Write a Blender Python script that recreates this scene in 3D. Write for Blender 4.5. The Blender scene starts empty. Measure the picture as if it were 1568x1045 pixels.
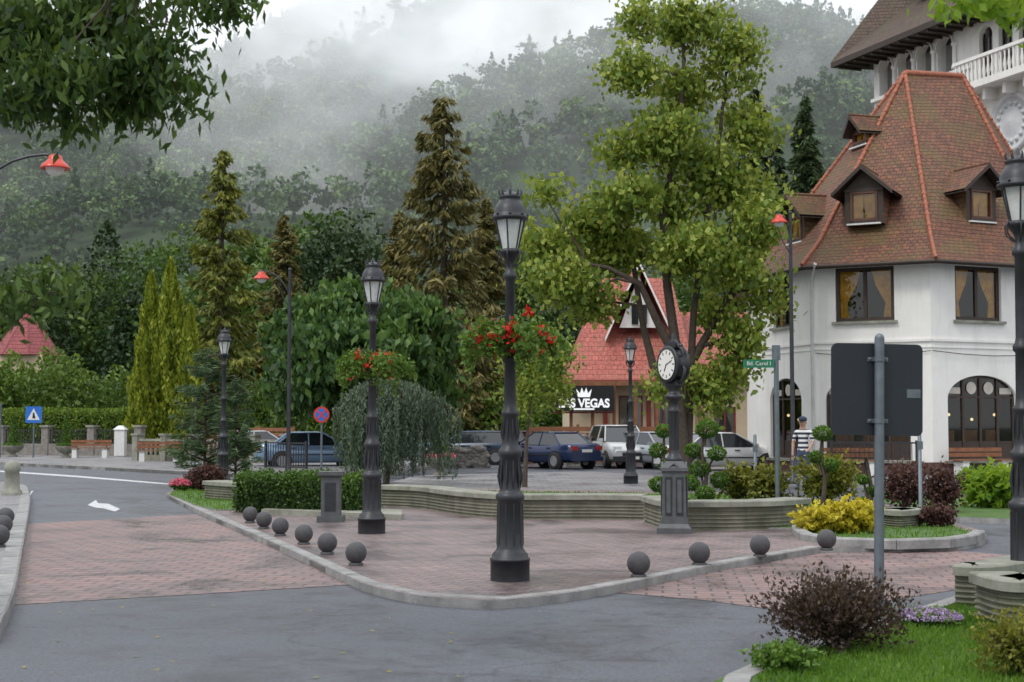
import bpy, math, random
import numpy as np
from mathutils import Vector, Matrix
random.seed(7)
rng=np.random.RandomState(11)
# ------------------------------------------------------------------ camera survey helpers
F=2178.0; CX=784.0; CY=522.5; CH=1.65; TH=math.atan(129.5/2178.0)
cT,sT=math.cos(TH),math.sin(TH)
def ray(px,py):
    a=(px-CX)/F; b=(CY-py)/F
    return (a, cT-b*sT, sT+b*cT)
def gp(px,py,z=0.0):
    r=ray(px,py); t=(z-CH)/r[2]
    return (r[0]*t, r[1]*t)
def wz(px,py,d):
    r=ray(px,py); t=d/r[1]
    return (r[0]*t, CH+r[2]*t)
def X(px,d): return (px-CX)/F*d
S=bpy.context.scene
# ------------------------------------------------------------------ materials
def newmat(name):
    m=bpy.data.materials.new(name); m.use_nodes=True
    nt=m.node_tree
    for n in list(nt.nodes): nt.nodes.remove(n)
    o=nt.nodes.new('ShaderNodeOutputMaterial')
    return m,nt,o
def N(nt,t,**k):
    n=nt.nodes.new(t)
    for a,b in k.items(): setattr(n,a,b)
    return n
def c4(c): return (c[0],c[1],c[2],1)
def noise(nt,scale,detail=5,rough=.6,vec=None,dist=0):
    n=N(nt,'ShaderNodeTexNoise'); n.inputs['Scale'].default_value=scale; n.inputs['Detail'].default_value=detail
    n.inputs['Roughness'].default_value=rough; n.inputs['Distortion'].default_value=dist
    if vec is not None: nt.links.new(vec,n.inputs['Vector'])
    return n.outputs['Fac']
def ramp(nt,fac,stops):
    r=N(nt,'ShaderNodeValToRGB'); e=r.color_ramp.elements
    while len(e)<len(stops): e.new(0.5)
    for i,(p,c) in enumerate(stops):
        e[i].position=p; e[i].color=c4(c) if len(c)==3 else c
    nt.links.new(fac,r.inputs['Fac']); return r.outputs['Color']
def mixc(nt,f,a,b,mode='MIX'):
    m=N(nt,'ShaderNodeMix',data_type='RGBA',blend_type=mode)
    if isinstance(f,(int,float)): m.inputs[0].default_value=f
    else: nt.links.new(f,m.inputs[0])
    for i,v in ((6,a),(7,b)):
        if isinstance(v,tuple): m.inputs[i].default_value=c4(v)
        else: nt.links.new(v,m.inputs[i])
    return m.outputs[2]
def mth(nt,op,a,b=None,c=None,clamp=False):
    m=N(nt,'ShaderNodeMath',operation=op); m.use_clamp=clamp
    for i,v in enumerate((a,b,c)):
        if v is None: continue
        if isinstance(v,(int,float)): m.inputs[i].default_value=v
        else: nt.links.new(v,m.inputs[i])
    return m.outputs[0]
def pos(nt):
    return N(nt,'ShaderNodeNewGeometry').outputs['Position']
def M(name,c1,c2=None,scale=4,rough=.6,metal=0,bump=0,bscale=60,spec=.5,rough2=None,streak=None):
    m,nt,o=newmat(name)
    p=N(nt,'ShaderNodeBsdfPrincipled'); nt.links.new(p.outputs[0],o.inputs[0])
    v=N(nt,'ShaderNodeTexCoord').outputs['Object']
    c2=c2 or tuple(x*.75 for x in c1)
    f=noise(nt,scale,5,.65,v)
    col=ramp(nt,f,[(.3,c2),(.7,c1)])
    if streak:
        mp=N(nt,'ShaderNodeMapping'); mp.inputs['Scale'].default_value=(1.5,1.5,.25); nt.links.new(v,mp.inputs[0])
        g=noise(nt,2.2,5,.7,mp.outputs[0])
        gf=ramp(nt,g,[(.5,(0,0,0)),(.75,(1,1,1))])
        gg=mth(nt,'MULTIPLY',gf,.55)
        col=mixc(nt,gg,col,streak)
    nt.links.new(col,p.inputs['Base Color'])
    p.inputs['Metallic'].default_value=metal
    p.inputs['Specular IOR Level'].default_value=spec
    if rough2 is None: p.inputs['Roughness'].default_value=rough
    else:
        r=ramp(nt,f,[(.3,(rough2,)*3),(.7,(rough,)*3)]); nt.links.new(r,p.inputs['Roughness'])
    if bump:
        b=N(nt,'ShaderNodeBump'); b.inputs['Strength'].default_value=bump; b.inputs['Distance'].default_value=.01
        nt.links.new(noise(nt,bscale,4,.6,v),b.inputs['Height']); nt.links.new(b.outputs[0],p.inputs['Normal'])
    return m
def leafmat(name,dark,mid,light,trans=.35,rough=.5,var=.5):
    m,nt,o=newmat(name)
    a=N(nt,'ShaderNodeAttribute',attribute_name='rnd').outputs['Fac']
    t=N(nt,'ShaderNodeAttribute',attribute_name='tone').outputs['Fac']
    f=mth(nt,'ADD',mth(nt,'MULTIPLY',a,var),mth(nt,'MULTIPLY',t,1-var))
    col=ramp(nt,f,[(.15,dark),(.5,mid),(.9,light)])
    p=N(nt,'ShaderNodeBsdfPrincipled'); p.inputs['Roughness'].default_value=rough; p.inputs['Specular IOR Level'].default_value=.3
    nt.links.new(col,p.inputs['Base Color'])
    tr=N(nt,'ShaderNodeBsdfTranslucent')
    tc=mixc(nt,.5,col,(light[0]*1.3,light[1]*1.3,light[2]*.7)); nt.links.new(tc,tr.inputs['Color'])
    mx=N(nt,'ShaderNodeMixShader'); mx.inputs[0].default_value=trans
    nt.links.new(p.outputs[0],mx.inputs[1]); nt.links.new(tr.outputs[0],mx.inputs[2]); nt.links.new(mx.outputs[0],o.inputs[0])
    return m
def asphalt():
    m,nt,o=newmat('wet_asphalt'); p=N(nt,'ShaderNodeBsdfPrincipled'); nt.links.new(p.outputs[0],o.inputs[0])
    v=pos(nt)
    fine=noise(nt,38,4,.8,v); big=noise(nt,.42,6,.68,v,.6); mid=noise(nt,2.6,6,.75,v,.4)
    grain=ramp(nt,fine,[(.3,(.032,.036,.045)),(.7,(.155,.165,.19))])
    patch=ramp(nt,mth(nt,'ADD',mth(nt,'MULTIPLY',big,.6),mth(nt,'MULTIPLY',mid,.4)),[(.38,(1.15,1.15,1.15)),(.5,(.85,.86,.88)),(.6,(.45,.46,.5))])
    col=mixc(nt,1.0,grain,patch,'MULTIPLY')
    vo=N(nt,'ShaderNodeTexVoronoi',feature='DISTANCE_TO_EDGE'); vo.inputs['Scale'].default_value=.3
    wv=N(nt,'ShaderNodeVectorMath',operation='ADD'); nt.links.new(v,wv.inputs[0])
    ns=N(nt,'ShaderNodeTexNoise'); ns.inputs['Scale'].default_value=1.4; ns.inputs['Detail'].default_value=6; nt.links.new(v,ns.inputs['Vector'])
    nt.links.new(ns.outputs['Color'],wv.inputs[1]); nt.links.new(wv.outputs[0],vo.inputs['Vector'])
    cr=ramp(nt,vo.outputs['Distance'],[(0,(1,1,1)),(.008,(0,0,0))])
    col=mixc(nt,mth(nt,'MULTIPLY',cr,.5),col,(.02,.02,.022))
    nt.links.new(col,p.inputs['Base Color'])
    r=ramp(nt,mth(nt,'ADD',mth(nt,'MULTIPLY',big,.6),mth(nt,'MULTIPLY',mid,.4)),[(.42,(.62,)*3),(.58,(.33,)*3)])
    nt.links.new(r,p.inputs['Roughness'])
    b=N(nt,'ShaderNodeBump'); b.inputs['Strength'].default_value=.6; b.inputs['Distance'].default_value=.008
    nt.links.new(fine,b.inputs['Height']); nt.links.new(b.outputs[0],p.inputs['Normal'])
    return m
def paving(name,ca,cb,mortar,bw,bh,ang=0,wet=.5,ms=.013):
    m,nt,o=newmat(name); p=N(nt,'ShaderNodeBsdfPrincipled'); nt.links.new(p.outputs[0],o.inputs[0])
    v=pos(nt)
    mp=N(nt,'ShaderNodeMapping'); mp.inputs['Rotation'].default_value=(0,0,math.radians(ang)); nt.links.new(v,mp.inputs[0])
    br=N(nt,'ShaderNodeTexBrick'); nt.links.new(mp.outputs[0],br.inputs['Vector'])
    br.inputs['Scale'].default_value=1; br.inputs['Brick Width'].default_value=bw; br.inputs['Row Height'].default_value=bh
    br.inputs['Mortar Size'].default_value=ms; br.inputs['Mortar Smooth'].default_value=.3; br.inputs['Bias'].default_value=0
    br.inputs['Color1'].default_value=c4(ca); br.inputs['Color2'].default_value=c4(cb); br.inputs['Mortar'].default_value=c4(mortar)
    big=noise(nt,.55,6,.7,v,.6); fine=noise(nt,18,5,.75,v); st=noise(nt,2.2,5,.75,v)
    col=mixc(nt,1.0,br.outputs['Color'],ramp(nt,fine,[(.25,(.6,.6,.6)),(.75,(1.2,1.17,1.15))]),'MULTIPLY')
    col=mixc(nt,1.0,col,ramp(nt,big,[(.38,(1.12,1.1,1.08)),(.5,(.92,.91,.91)),(.62,(.55,.55,.58))]),'MULTIPLY')
    col=mixc(nt,mth(nt,'MULTIPLY',ramp(nt,st,[(.5,(0,0,0)),(.68,(1,1,1))]),.45),col,(.16,.15,.15))
    nt.links.new(col,p.inputs['Base Color'])
    nt.links.new(ramp(nt,big,[(.42,(.65,)*3),(.6,(wet-.18,)*3)]),p.inputs['Roughness'])
    b=N(nt,'ShaderNodeBump'); b.inputs['Strength'].default_value=.7; b.inputs['Distance'].default_value=.012
    h=mth(nt,'SUBTRACT',mth(nt,'MULTIPLY',fine,.5),br.outputs['Fac']); nt.links.new(h,b.inputs['Height']); nt.links.new(b.outputs[0],p.inputs['Normal'])
    return m
def tiles(name,ca,cb,dark,moss,bw=.2,bh=.16,mossamt=.5):
    m,nt,o=newmat(name); p=N(nt,'ShaderNodeBsdfPrincipled'); nt.links.new(p.outputs[0],o.inputs[0])
    v=N(nt,'ShaderNodeUVMap').outputs[0]; w=pos(nt)
    br=N(nt,'ShaderNodeTexBrick'); nt.links.new(v,br.inputs['Vector'])
    br.inputs['Scale'].default_value=1; br.inputs['Brick Width'].default_value=bw; br.inputs['Row Height'].default_value=bh
    br.inputs['Mortar Size'].default_value=.014; br.inputs['Mortar Smooth'].default_value=.6
    br.inputs['Color1'].default_value=c4(ca); br.inputs['Color2'].default_value=c4(cb); br.inputs['Mortar'].default_value=c4(dark)
    big=noise(nt,.7,6,.72,w,.3); mid=noise(nt,3.5,5,.75,w); cell=noise(nt,9,2,.8,v)
    col=mixc(nt,ramp(nt,mid,[(.33,(0,0,0)),(.66,(.85,.85,.85))]),br.outputs['Color'],dark)
    col=mixc(nt,1.0,col,ramp(nt,cell,[(.3,(.6,.57,.55)),(.7,(1.35,1.3,1.25))]),'MULTIPLY')
    col=mixc(nt,mth(nt,'MULTIPLY',ramp(nt,big,[(.46,(0,0,0)),(.60,(1,1,1))]),mossamt),col,moss)
    nt.links.new(col,p.inputs['Base Color']); p.inputs['Roughness'].default_value=.75
    sp=N(nt,'ShaderNodeSeparateXYZ'); nt.links.new(v,sp.inputs[0])
    saw=mth(nt,'FRACT',mth(nt,'DIVIDE',sp.outputs[1],bh))
    b=N(nt,'ShaderNodeBump'); b.inputs['Strength'].default_value=1.0; b.inputs['Distance'].default_value=.04
    nt.links.new(mth(nt,'SUBTRACT',mth(nt,'SUBTRACT',1,saw),mth(nt,'MULTIPLY',br.outputs['Fac'],.5)),b.inputs['Height'])
    nt.links.new(b.outputs[0],p.inputs['Normal'])
    return m
def glassmat(name,tint,fr=.25):
    m,nt,o=newmat(name)
    t=N(nt,'ShaderNodeBsdfTransparent'); t.inputs[0].default_value=c4(tint)
    g=N(nt,'ShaderNodeBsdfGlossy'); g.inputs['Roughness'].default_value=.03; g.inputs['Color'].default_value=(.9,.9,.9,1)
    fz=N(nt,'ShaderNodeFresnel'); fz.inputs[0].default_value=1.45
    f=mth(nt,'ADD',fz.outputs[0],fr,clamp=True)
    mx=N(nt,'ShaderNodeMixShader'); nt.links.new(f,mx.inputs[0]); nt.links.new(t.outputs[0],mx.inputs[1]); nt.links.new(g.outputs[0],mx.inputs[2])
    nt.links.new(mx.outputs[0],o.inputs[0]); return m
def emis(name,c,s):
    m,nt,o=newmat(name); e=N(nt,'ShaderNodeEmission'); e.inputs[0].default_value=c4(c); e.inputs[1].default_value=s
    nt.links.new(e.outputs[0],o.inputs[0]); return m

mAsph=asphalt()
mBrick=paving('plaza_brick',(.285,.215,.21),(.215,.17,.175),(.10,.088,.088),.26,.13,28,ms=.010)
mBrick2=paving('crossing_brick',(.295,.195,.185),(.225,.16,.16),(.09,.075,.075),.32,.20,6,wet=.45,ms=.014)
mPave=paving('grey_pavers',(.29,.29,.30),(.23,.23,.245),(.12,.12,.12),.4,.2,0)
mKerb=M('kerb_concrete',(.34,.335,.33),(.17,.17,.165),4,.75,bump=.5,bscale=40)
mConc=M('mossy_concrete',(.25,.24,.19),(.10,.105,.07),2.5,.8,bump=.6,bscale=25,streak=(.045,.055,.025))
mConcTop=M('pale_concrete',(.33,.33,.28),(.15,.155,.12),3,.8,bump=.4)
mStone=M('fence_stone',(.28,.26,.23),(.14,.13,.12),5,.85,bump=.8,bscale=12)
mIron=M('lamp_iron',(.045,.048,.055),(.025,.027,.031),6,.42,.3,bump=.15,bscale=90)
mBall=M('ball_stone',(.085,.085,.09),(.04,.04,.045),7,.6,bump=.5,bscale=70)
mPed=M('pedestal_grey',(.11,.115,.12),(.065,.07,.075),6,.5,.1,bump=.2)
mSteel=M('galvanised_steel',(.18,.21,.24),(.12,.14,.16),8,.5,.5)
mSignBack=M('sign_back',(.020,.026,.036),(.014,.018,.025),2,.5,.1)
mWhite=M('white_paint',(.75,.75,.74),(.62,.62,.60),6,.6)
mRoadW=M('road_paint',(.66,.67,.68),(.35,.36,.37),9,.6)
mRed=M('red_enamel',(.62,.05,.025),(.5,.04,.02),4,.3)
mBlue=M('sign_blue',(.02,.16,.6),None,3,.4)
mGreenS=M('sign_green',(.01,.18,.09),None,3,.4)
mStucco=M('white_stucco',(.84,.83,.80),(.76,.75,.72),1.2,.9,bump=.3,bscale=40,streak=(.60,.59,.56))
mCream=M('cream_stucco',(.66,.54,.38),(.55,.45,.32),1.5,.9,bump=.3)
mWoodD=M('dark_brown_wood',(.055,.035,.025),(.03,.02,.015),6,.55,bump=.3)
mWoodF=M('fence_wood',(.30,.125,.055),(.16,.065,.033),5,.6,bump=.4)
mTile=tiles('clay_tile',(.275,.105,.055),(.165,.07,.042),(.075,.042,.03),(.12,.095,.032),.2,.17,.6)
mTile2=tiles('brown_tile',(.16,.10,.075),(.12,.08,.06),(.05,.04,.035),(.09,.085,.045))
mTileR=tiles('red_metal_tile',(.52,.155,.12),(.44,.125,.10),(.25,.075,.06),(.32,.15,.11),.28,.32,.35)
mTileP=tiles('pink_tile',(.34,.085,.09),(.28,.075,.08),(.2,.05,.06),(.26,.08,.08),.3,.3,.3)
mHip=M('hip_tile',(.42,.14,.075),(.22,.08,.05),5,.7,bump=.5,bscale=20)
mGlass=glassmat('window_glass',(.88,.9,.88),.04)
mDark=M('dark_interior',(.02,.018,.015),None,2,.9)
mAmber=M('amber_curtain',(.85,.46,.06),(.50,.24,.02),3,.9)
mCurtW=M('pale_curtain',(.55,.52,.45),(.38,.36,.31),3,.9)
mBlack=M('black_panel',(.012,.012,.014),None,3,.4)
mBark=M('bark',(.10,.075,.055),(.045,.035,.028),9,.9,bump=1,bscale=22)
mSoil=M('soil',(.05,.035,.025),(.03,.022,.016),8,.95,bump=1,bscale=30)
mGrass=M('lawn',(.085,.16,.03),(.045,.10,.018),4,.9,bump=1,bscale=80)
mTerr=M('terrain_grass',(.035,.065,.022),(.02,.04,.015),.08,.95)
mRubber=M('tyre_rubber',(.02,.02,.02),None,5,.8)
mRim=M('alloy_rim',(.45,.46,.48),None,5,.3,.8)
mCarGlass=M('car_glass',(.02,.025,.03),None,2,.06,spec=.9)
mTailR=M('tail_light',(.35,.01,.01),None,2,.2)
mHead=M('head_light',(.75,.77,.8),None,2,.1)
mBlackP=M('black_plastic',(.02,.02,.022),None,3,.5)
mLampW=emis('pendant_bulb',(1,.75,.4),1.2)
mPlinth=M('plinth_brown',(.12,.06,.05),(.08,.04,.035),3,.7)
mPipe=M('white_pipe',(.6,.6,.58),None,3,.5)
mWoodR=M('red_brown_frame',(.14,.06,.035),(.09,.04,.025),6,.5)
mCream2=M('arcade_wall',(.5,.49,.46),None,2,.9)
mStucco2=M('plaster_relief',(.62,.63,.64),(.5,.51,.53),3,.85)
mRedF=M('red_trim',(.32,.06,.045),(.2,.035,.03),4,.5)
mSignW=emis('sign_white_letters',(.95,.97,1),1.0)
mDial=M('clock_dial',(.78,.78,.74),(.7,.7,.66),2,.35)
mSkin=M('skin',(.45,.27,.2),None,5,.5); mJean=M('denim',(.05,.07,.12),None,8,.8); mNavy=M('navy_cap',(.03,.04,.08),None,5,.8)
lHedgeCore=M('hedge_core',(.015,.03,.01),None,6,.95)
def lampglass():
    m,nt,o=newmat('lantern_glass')
    p=N(nt,'ShaderNodeBsdfPrincipled'); p.inputs['Base Color'].default_value=(.85,.88,.88,1); p.inputs['Roughness'].default_value=.15
    t=N(nt,'ShaderNodeBsdfTransparent'); mx=N(nt,'ShaderNodeMixShader')
    v=N(nt,'ShaderNodeTexCoord').outputs['Object']
    nt.links.new(ramp(nt,noise(nt,6,3,.5,v),[(.3,(.35,)*3),(.7,(.6,)*3)]),mx.inputs[0])
    nt.links.new(p.outputs[0],mx.inputs[1]); nt.links.new(t.outputs[0],mx.inputs[2]); nt.links.new(mx.outputs[0],o.inputs[0]); return m
mLG=lampglass()
lLinden=leafmat('linden_leaf',(.04,.08,.012),(.14,.225,.03),(.46,.50,.12),var=.6)
lDark=leafmat('dark_leaf',(.018,.048,.016),(.045,.105,.028),(.14,.23,.05),.25)
lFore=leafmat('overhang_leaf',(.016,.038,.010),(.042,.088,.02),(.13,.20,.04),.3)
lBright=leafmat('bright_leaf',(.10,.20,.02),(.17,.30,.03),(.30,.42,.05),.5)
lSpruce=leafmat('spruce_needles',(.045,.052,.016),(.11,.11,.032),(.24,.20,.065),.15)
lSpruceY=leafmat('spruce_needles_light',(.06,.08,.016),(.14,.17,.03),(.27,.27,.05),.15)
lConD=leafmat('conifer_dark',(.016,.038,.014),(.036,.066,.025),(.08,.115,.042),.1)
lThuja=leafmat('thuja_leaf',(.08,.13,.012),(.18,.24,.02),(.34,.37,.04),.2)
lCedar=leafmat('cedar_needles',(.04,.065,.04),(.085,.125,.08),(.17,.22,.15),.15)
lPine=leafmat('pine_needles',(.025,.055,.025),(.06,.11,.045),(.12,.18,.075),.15)
lHedge=leafmat('hedge_leaf',(.014,.036,.008),(.04,.09,.016),(.11,.20,.03),.25)
lTopi=leafmat('topiary_leaf',(.03,.075,.012),(.075,.155,.022),(.16,.27,.04),.2)
lTopi2=leafmat('row_hedge_leaf',(.06,.11,.014),(.115,.19,.022),(.21,.30,.04),.2)
lYellow=leafmat('golden_leaf',(.22,.20,.02),(.43,.37,.03),(.68,.58,.07),.3)
lPurple=leafmat('barberry_leaf',(.035,.018,.018),(.075,.035,.032),(.13,.065,.05),.2)
lPurpG=leafmat('barberry_leaf_near',(.018,.014,.012),(.052,.032,.026),(.11,.075,.05),.2)
lOlive=leafmat('olive_shrub_leaf',(.06,.075,.014),(.14,.16,.025),(.27,.26,.04),.25)
lMid=leafmat('belt_leaf',(.018,.05,.012),(.055,.115,.025),(.15,.225,.045),.2,var=.4)
lHill=leafmat('hill_leaf',(.014,.042,.016),(.042,.098,.028),(.14,.215,.05),.1,var=.3)
lUnder=leafmat('underbrush_leaf',(.025,.06,.013),(.065,.13,.023),(.17,.25,.04),.25,var=.4)
lBright2=leafmat('geranium_leaf',(.04,.09,.013),(.09,.18,.028),(.18,.28,.05),.3)
fRed=leafmat('red_petal',(.45,.01,.015),(.65,.02,.02),(.8,.08,.05),.2)
fPink=leafmat('pink_petal',(.55,.08,.16),(.7,.14,.25),(.8,.3,.4),.2)
fLil=leafmat('lilac_petal',(.25,.17,.35),(.38,.28,.48),(.55,.45,.6),.2)
lGrass=leafmat('grass_blade',(.045,.11,.01),(.095,.20,.02),(.18,.30,.045),.35)
# ------------------------------------------------------------------ builders
def empty(name,loc=(0,0,0),rz=0):
    e=bpy.data.objects.new(name,None); e.location=loc; e.rotation_euler=(0,0,rz); e.empty_display_size=.3
    S.collection.objects.link(e); return e
class B:
    def __init__(s): s.v=[];s.f=[];s.m=[];s.mats=[];s.sm=[]
    def mi(s,mat):
        if mat not in s.mats: s.mats.append(mat)
        return s.mats.index(mat)
    def add(s,vs,fs,mat,smooth=False,T=None):
        n=len(s.v); k=s.mi(mat)
        if T is not None: vs=[tuple(T@Vector(p)) for p in vs]
        s.v.extend([tuple(p) for p in vs])
        for f in fs: s.f.append(tuple(i+n for i in f)); s.m.append(k); s.sm.append(smooth)
    def box(s,c,sz,mat,rz=0,T=None):
        x,y,z=[q/2 for q in sz]; R=Matrix.Translation(c)@Matrix.Rotation(rz,4,'Z')
        if T is not None: R=T@R
        vs=[(-x,-y,-z),(x,-y,-z),(x,y,-z),(-x,y,-z),(-x,-y,z),(x,-y,z),(x,y,z),(-x,y,z)]
        s.add(vs,[(0,3,2,1),(4,5,6,7),(0,1,5,4),(1,2,6,5),(2,3,7,6),(3,0,4,7)],mat,False,R)
    def taper(s,c,w0,w1,z0,z1,mat,T=None):
        a,b=w0[0]/2,w0[1]/2; d,e=w1[0]/2,w1[1]/2
        vs=[(c[0]-a,c[1]-b,z0),(c[0]+a,c[1]-b,z0),(c[0]+a,c[1]+b,z0),(c[0]-a,c[1]+b,z0),(c[0]-d,c[1]-e,z1),(c[0]+d,c[1]-e,z1),(c[0]+d,c[1]+e,z1),(c[0]-d,c[1]+e,z1)]
        s.add(vs,[(0,3,2,1),(4,5,6,7),(0,1,5,4),(1,2,6,5),(2,3,7,6),(3,0,4,7)],mat,False,T)
    def prism(s,poly,z0,z1,mat,side=None):
        n=len(poly); vs=[(p[0],p[1],z0) for p in poly]+[(p[0],p[1],z1) for p in poly]
        s.add(vs,[tuple(range(n,2*n))],mat)
        s.add(vs,[(i,(i+1)%n,n+(i+1)%n,n+i) for i in range(n)],side or mat)
    def sheet(s,poly,z,mat): s.add([(p[0],p[1],z) for p in poly],[tuple(range(len(poly)))],mat)
    def lathe(s,prof,mat,seg=16,c=(0,0,0),smooth=True,T=None,sx=1,sy=1,cap=True):
        vs=[];fs=[]
        for r,z in prof:
            for i in range(seg):
                a=2*math.pi*i/seg; vs.append((c[0]+r*math.cos(a)*sx,c[1]+r*math.sin(a)*sy,c[2]+z))
        for j in range(len(prof)-1):
            for i in range(seg):
                k=(i+1)%seg; fs.append((j*seg+i,j*seg+k,(j+1)*seg+k,(j+1)*seg+i))
        s.add(vs,fs,mat,smooth,T)
        if cap:
            L=(len(prof)-1)*seg
            s.add(vs,[tuple(range(seg-1,-1,-1)),tuple(range(L,L+seg))],mat,False,T)
    def sphere(s,c,r,mat,seg=14,rings=9,sc=(1,1,1),T=None):
        vs=[];fs=[]
        for j in range(rings+1):
            t=math.pi*j/rings
            for i in range(seg):
                a=2*math.pi*i/seg; vs.append((c[0]+r*sc[0]*math.sin(t)*math.cos(a),c[1]+r*sc[1]*math.sin(t)*math.sin(a),c[2]-r*sc[2]*math.cos(t)))
        for j in range(rings):
            for i in range(seg):
                k=(i+1)%seg; fs.append((j*seg+i,j*seg+k,(j+1)*seg+k,(j+1)*seg+i))
        s.add(vs,fs,mat,True,T)
    def tube(s,path,rad,mat,seg=7,T=None):
        P=[Vector(p) for p in path]; n=len(P)
        if isinstance(rad,(int,float)): rad=[rad]*n
        vs=[];fs=[]; up=None
        for i in range(n):
            d=(P[min(i+1,n-1)]-P[max(i-1,0)]); d=d.normalized() if d.length>1e-9 else Vector((0,0,1))
            if up is None: up=Vector((1,0,0)) if abs(d.x)<.8 else Vector((0,1,0))
            a=(up-d*up.dot(d)).normalized(); b=d.cross(a); up=a
            for k in range(seg):
                t=2*math.pi*k/seg; q=P[i]+(a*math.cos(t)+b*math.sin(t))*rad[i]; vs.append(tuple(q))
        for j in range(n-1):
            for k in range(seg):
                l=(k+1)%seg; fs.append((j*seg+k,j*seg+l,(j+1)*seg+l,(j+1)*seg+k))
        s.add(vs,fs,mat,True,T)
        s.add(vs,[tuple(range(seg-1,-1,-1)),tuple(range((n-1)*seg,n*seg))],mat,False,T)
    def sweep(s,poly,prof,mat,z=0,closed=False):
        P=[Vector((p[0],p[1])) for p in poly]; n=len(P); m=len(prof); vs=[];fs=[]
        for i in range(n):
            if closed: a=P[i-1];c=P[(i+1)%n]
            else: a=P[max(i-1,0)];c=P[min(i+1,n-1)]
            d1=(P[i]-a); d2=(c-P[i])
            if d1.length<1e-6: d1=d2
            if d2.length<1e-6: d2=d1
            d1.normalize(); d2.normalize()
            n1=Vector((-d1.y,d1.x)); n2=Vector((-d2.y,d2.x)); nn=(n1+n2).normalized(); k=1/max(.5,nn.dot(n1))
            for o,h in prof: q=P[i]+nn*o*k; vs.append((q.x,q.y,z+h))
        rg=n if closed else n-1
        for i in range(rg):
            j=(i+1)%n
            for a in range(m):
                b=(a+1)%m; fs.append((i*m+a,i*m+b,j*m+b,j*m+a))
        s.add(vs,fs,mat)
        if not closed: s.add(vs,[tuple(range(m)),tuple(range((n-1)*m,n*m))],mat)
    def make(s,name,parent=None,loc=None,local=False):
        me=bpy.data.meshes.new(name)
        off=Vector((0,0,0))
        if parent is not None and not local: off=Vector(parent.location)
        if loc is not None and parent is None: off=Vector(loc)
        vs=s.v if local else [(p[0]-off.x,p[1]-off.y,p[2]-off.z) for p in s.v]
        me.from_pydata(vs,[],s.f)
        for m in s.mats: me.materials.append(m)
        me.polygons.foreach_set('material_index',s.m); me.polygons.foreach_set('use_smooth',s.sm)
        uv=me.uv_layers.new(name='UVMap'); data=np.zeros(len(me.loops)*2)
        Z=Vector((0,0,1))
        me.update()
        for p in me.polygons:
            nn=p.normal
            t=Z.cross(nn)
            if t.length<.05: t=Vector((1,0,0)); b=Vector((0,1,0))
            else: t.normalize(); b=nn.cross(t)
            for li in p.loop_indices:
                co=me.vertices[me.loops[li].vertex_index].co
                data[2*li]=co.dot(t); data[2*li+1]=co.dot(b)
        uv.data.foreach_set('uv',data)
        o=bpy.data.objects.new(name,me); S.collection.objects.link(o)
        if parent is not None: o.parent=parent
        elif loc is not None: o.location=off if not local else loc
        return o
def npmesh(name,V,rnd,tone,mat,parent=None,k=4,mats=None,midx=None):
    n=len(V)//k
    me=bpy.data.meshes.new(name)
    if parent is not None: V=V-np.array(parent.location)
    me.vertices.add(n*k); me.vertices.foreach_set('co',V.astype(np.float32).ravel())
    me.loops.add(n*k); me.loops.foreach_set('vertex_index',np.arange(n*k,dtype=np.int32))
    me.polygons.add(n); me.polygons.foreach_set('loop_start',np.arange(0,n*k,k,dtype=np.int32))
    for m in (mats or [mat]): me.materials.append(m)
    if midx is not None: me.polygons.foreach_set('material_index',midx.astype(np.int32))
    me.update(calc_edges=True)
    a=me.attributes.new('rnd','FLOAT','FACE'); a.data.foreach_set('value',rnd.astype(np.float32))
    a=me.attributes.new('tone','FLOAT','FACE'); a.data.foreach_set('value',tone.astype(np.float32))
    o=bpy.data.objects.new(name,me); S.collection.objects.link(o)
    if parent is not None: o.parent=parent
    return o
def nrm(a): return a/np.maximum(np.linalg.norm(a,axis=1,keepdims=True),1e-9)
def leafV(C,L,W,adir=None,spread=1.0,flat=0):
    n=len(C); a=rng.normal(size=(n,3))*spread
    if adir is not None: a=a+adir
    a=nrm(a); r=rng.normal(size=(n,3))
    if flat: 
        r[:,2]*=(1-flat)
    b=nrm(np.cross(a,r))
    L=np.asarray(L).reshape(-1,1) if not np.isscalar(L) else L
    W=np.asarray(W).reshape(-1,1) if not np.isscalar(W) else W
    V=np.empty((n,4,3)); V[:,0]=C-a*L/2; V[:,1]=C+b*W/2-a*L*.08; V[:,2]=C+a*L/2; V[:,3]=C-b*W/2-a*L*.08
    return V.reshape(-1,3)
def curve_pts(a,b,n=5,sag=0,wob=.0):
    a=np.array(a);b=np.array(b); out=[]
    w=rng.normal(size=(n,3))*wob
    for i in range(n):
        t=i/(n-1); p=a*(1-t)+b*t; p=p+w[i]*math.sin(math.pi*t)
        p[2]+=sag*math.sin(math.pi*t); out.append(tuple(p))
    return out
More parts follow.
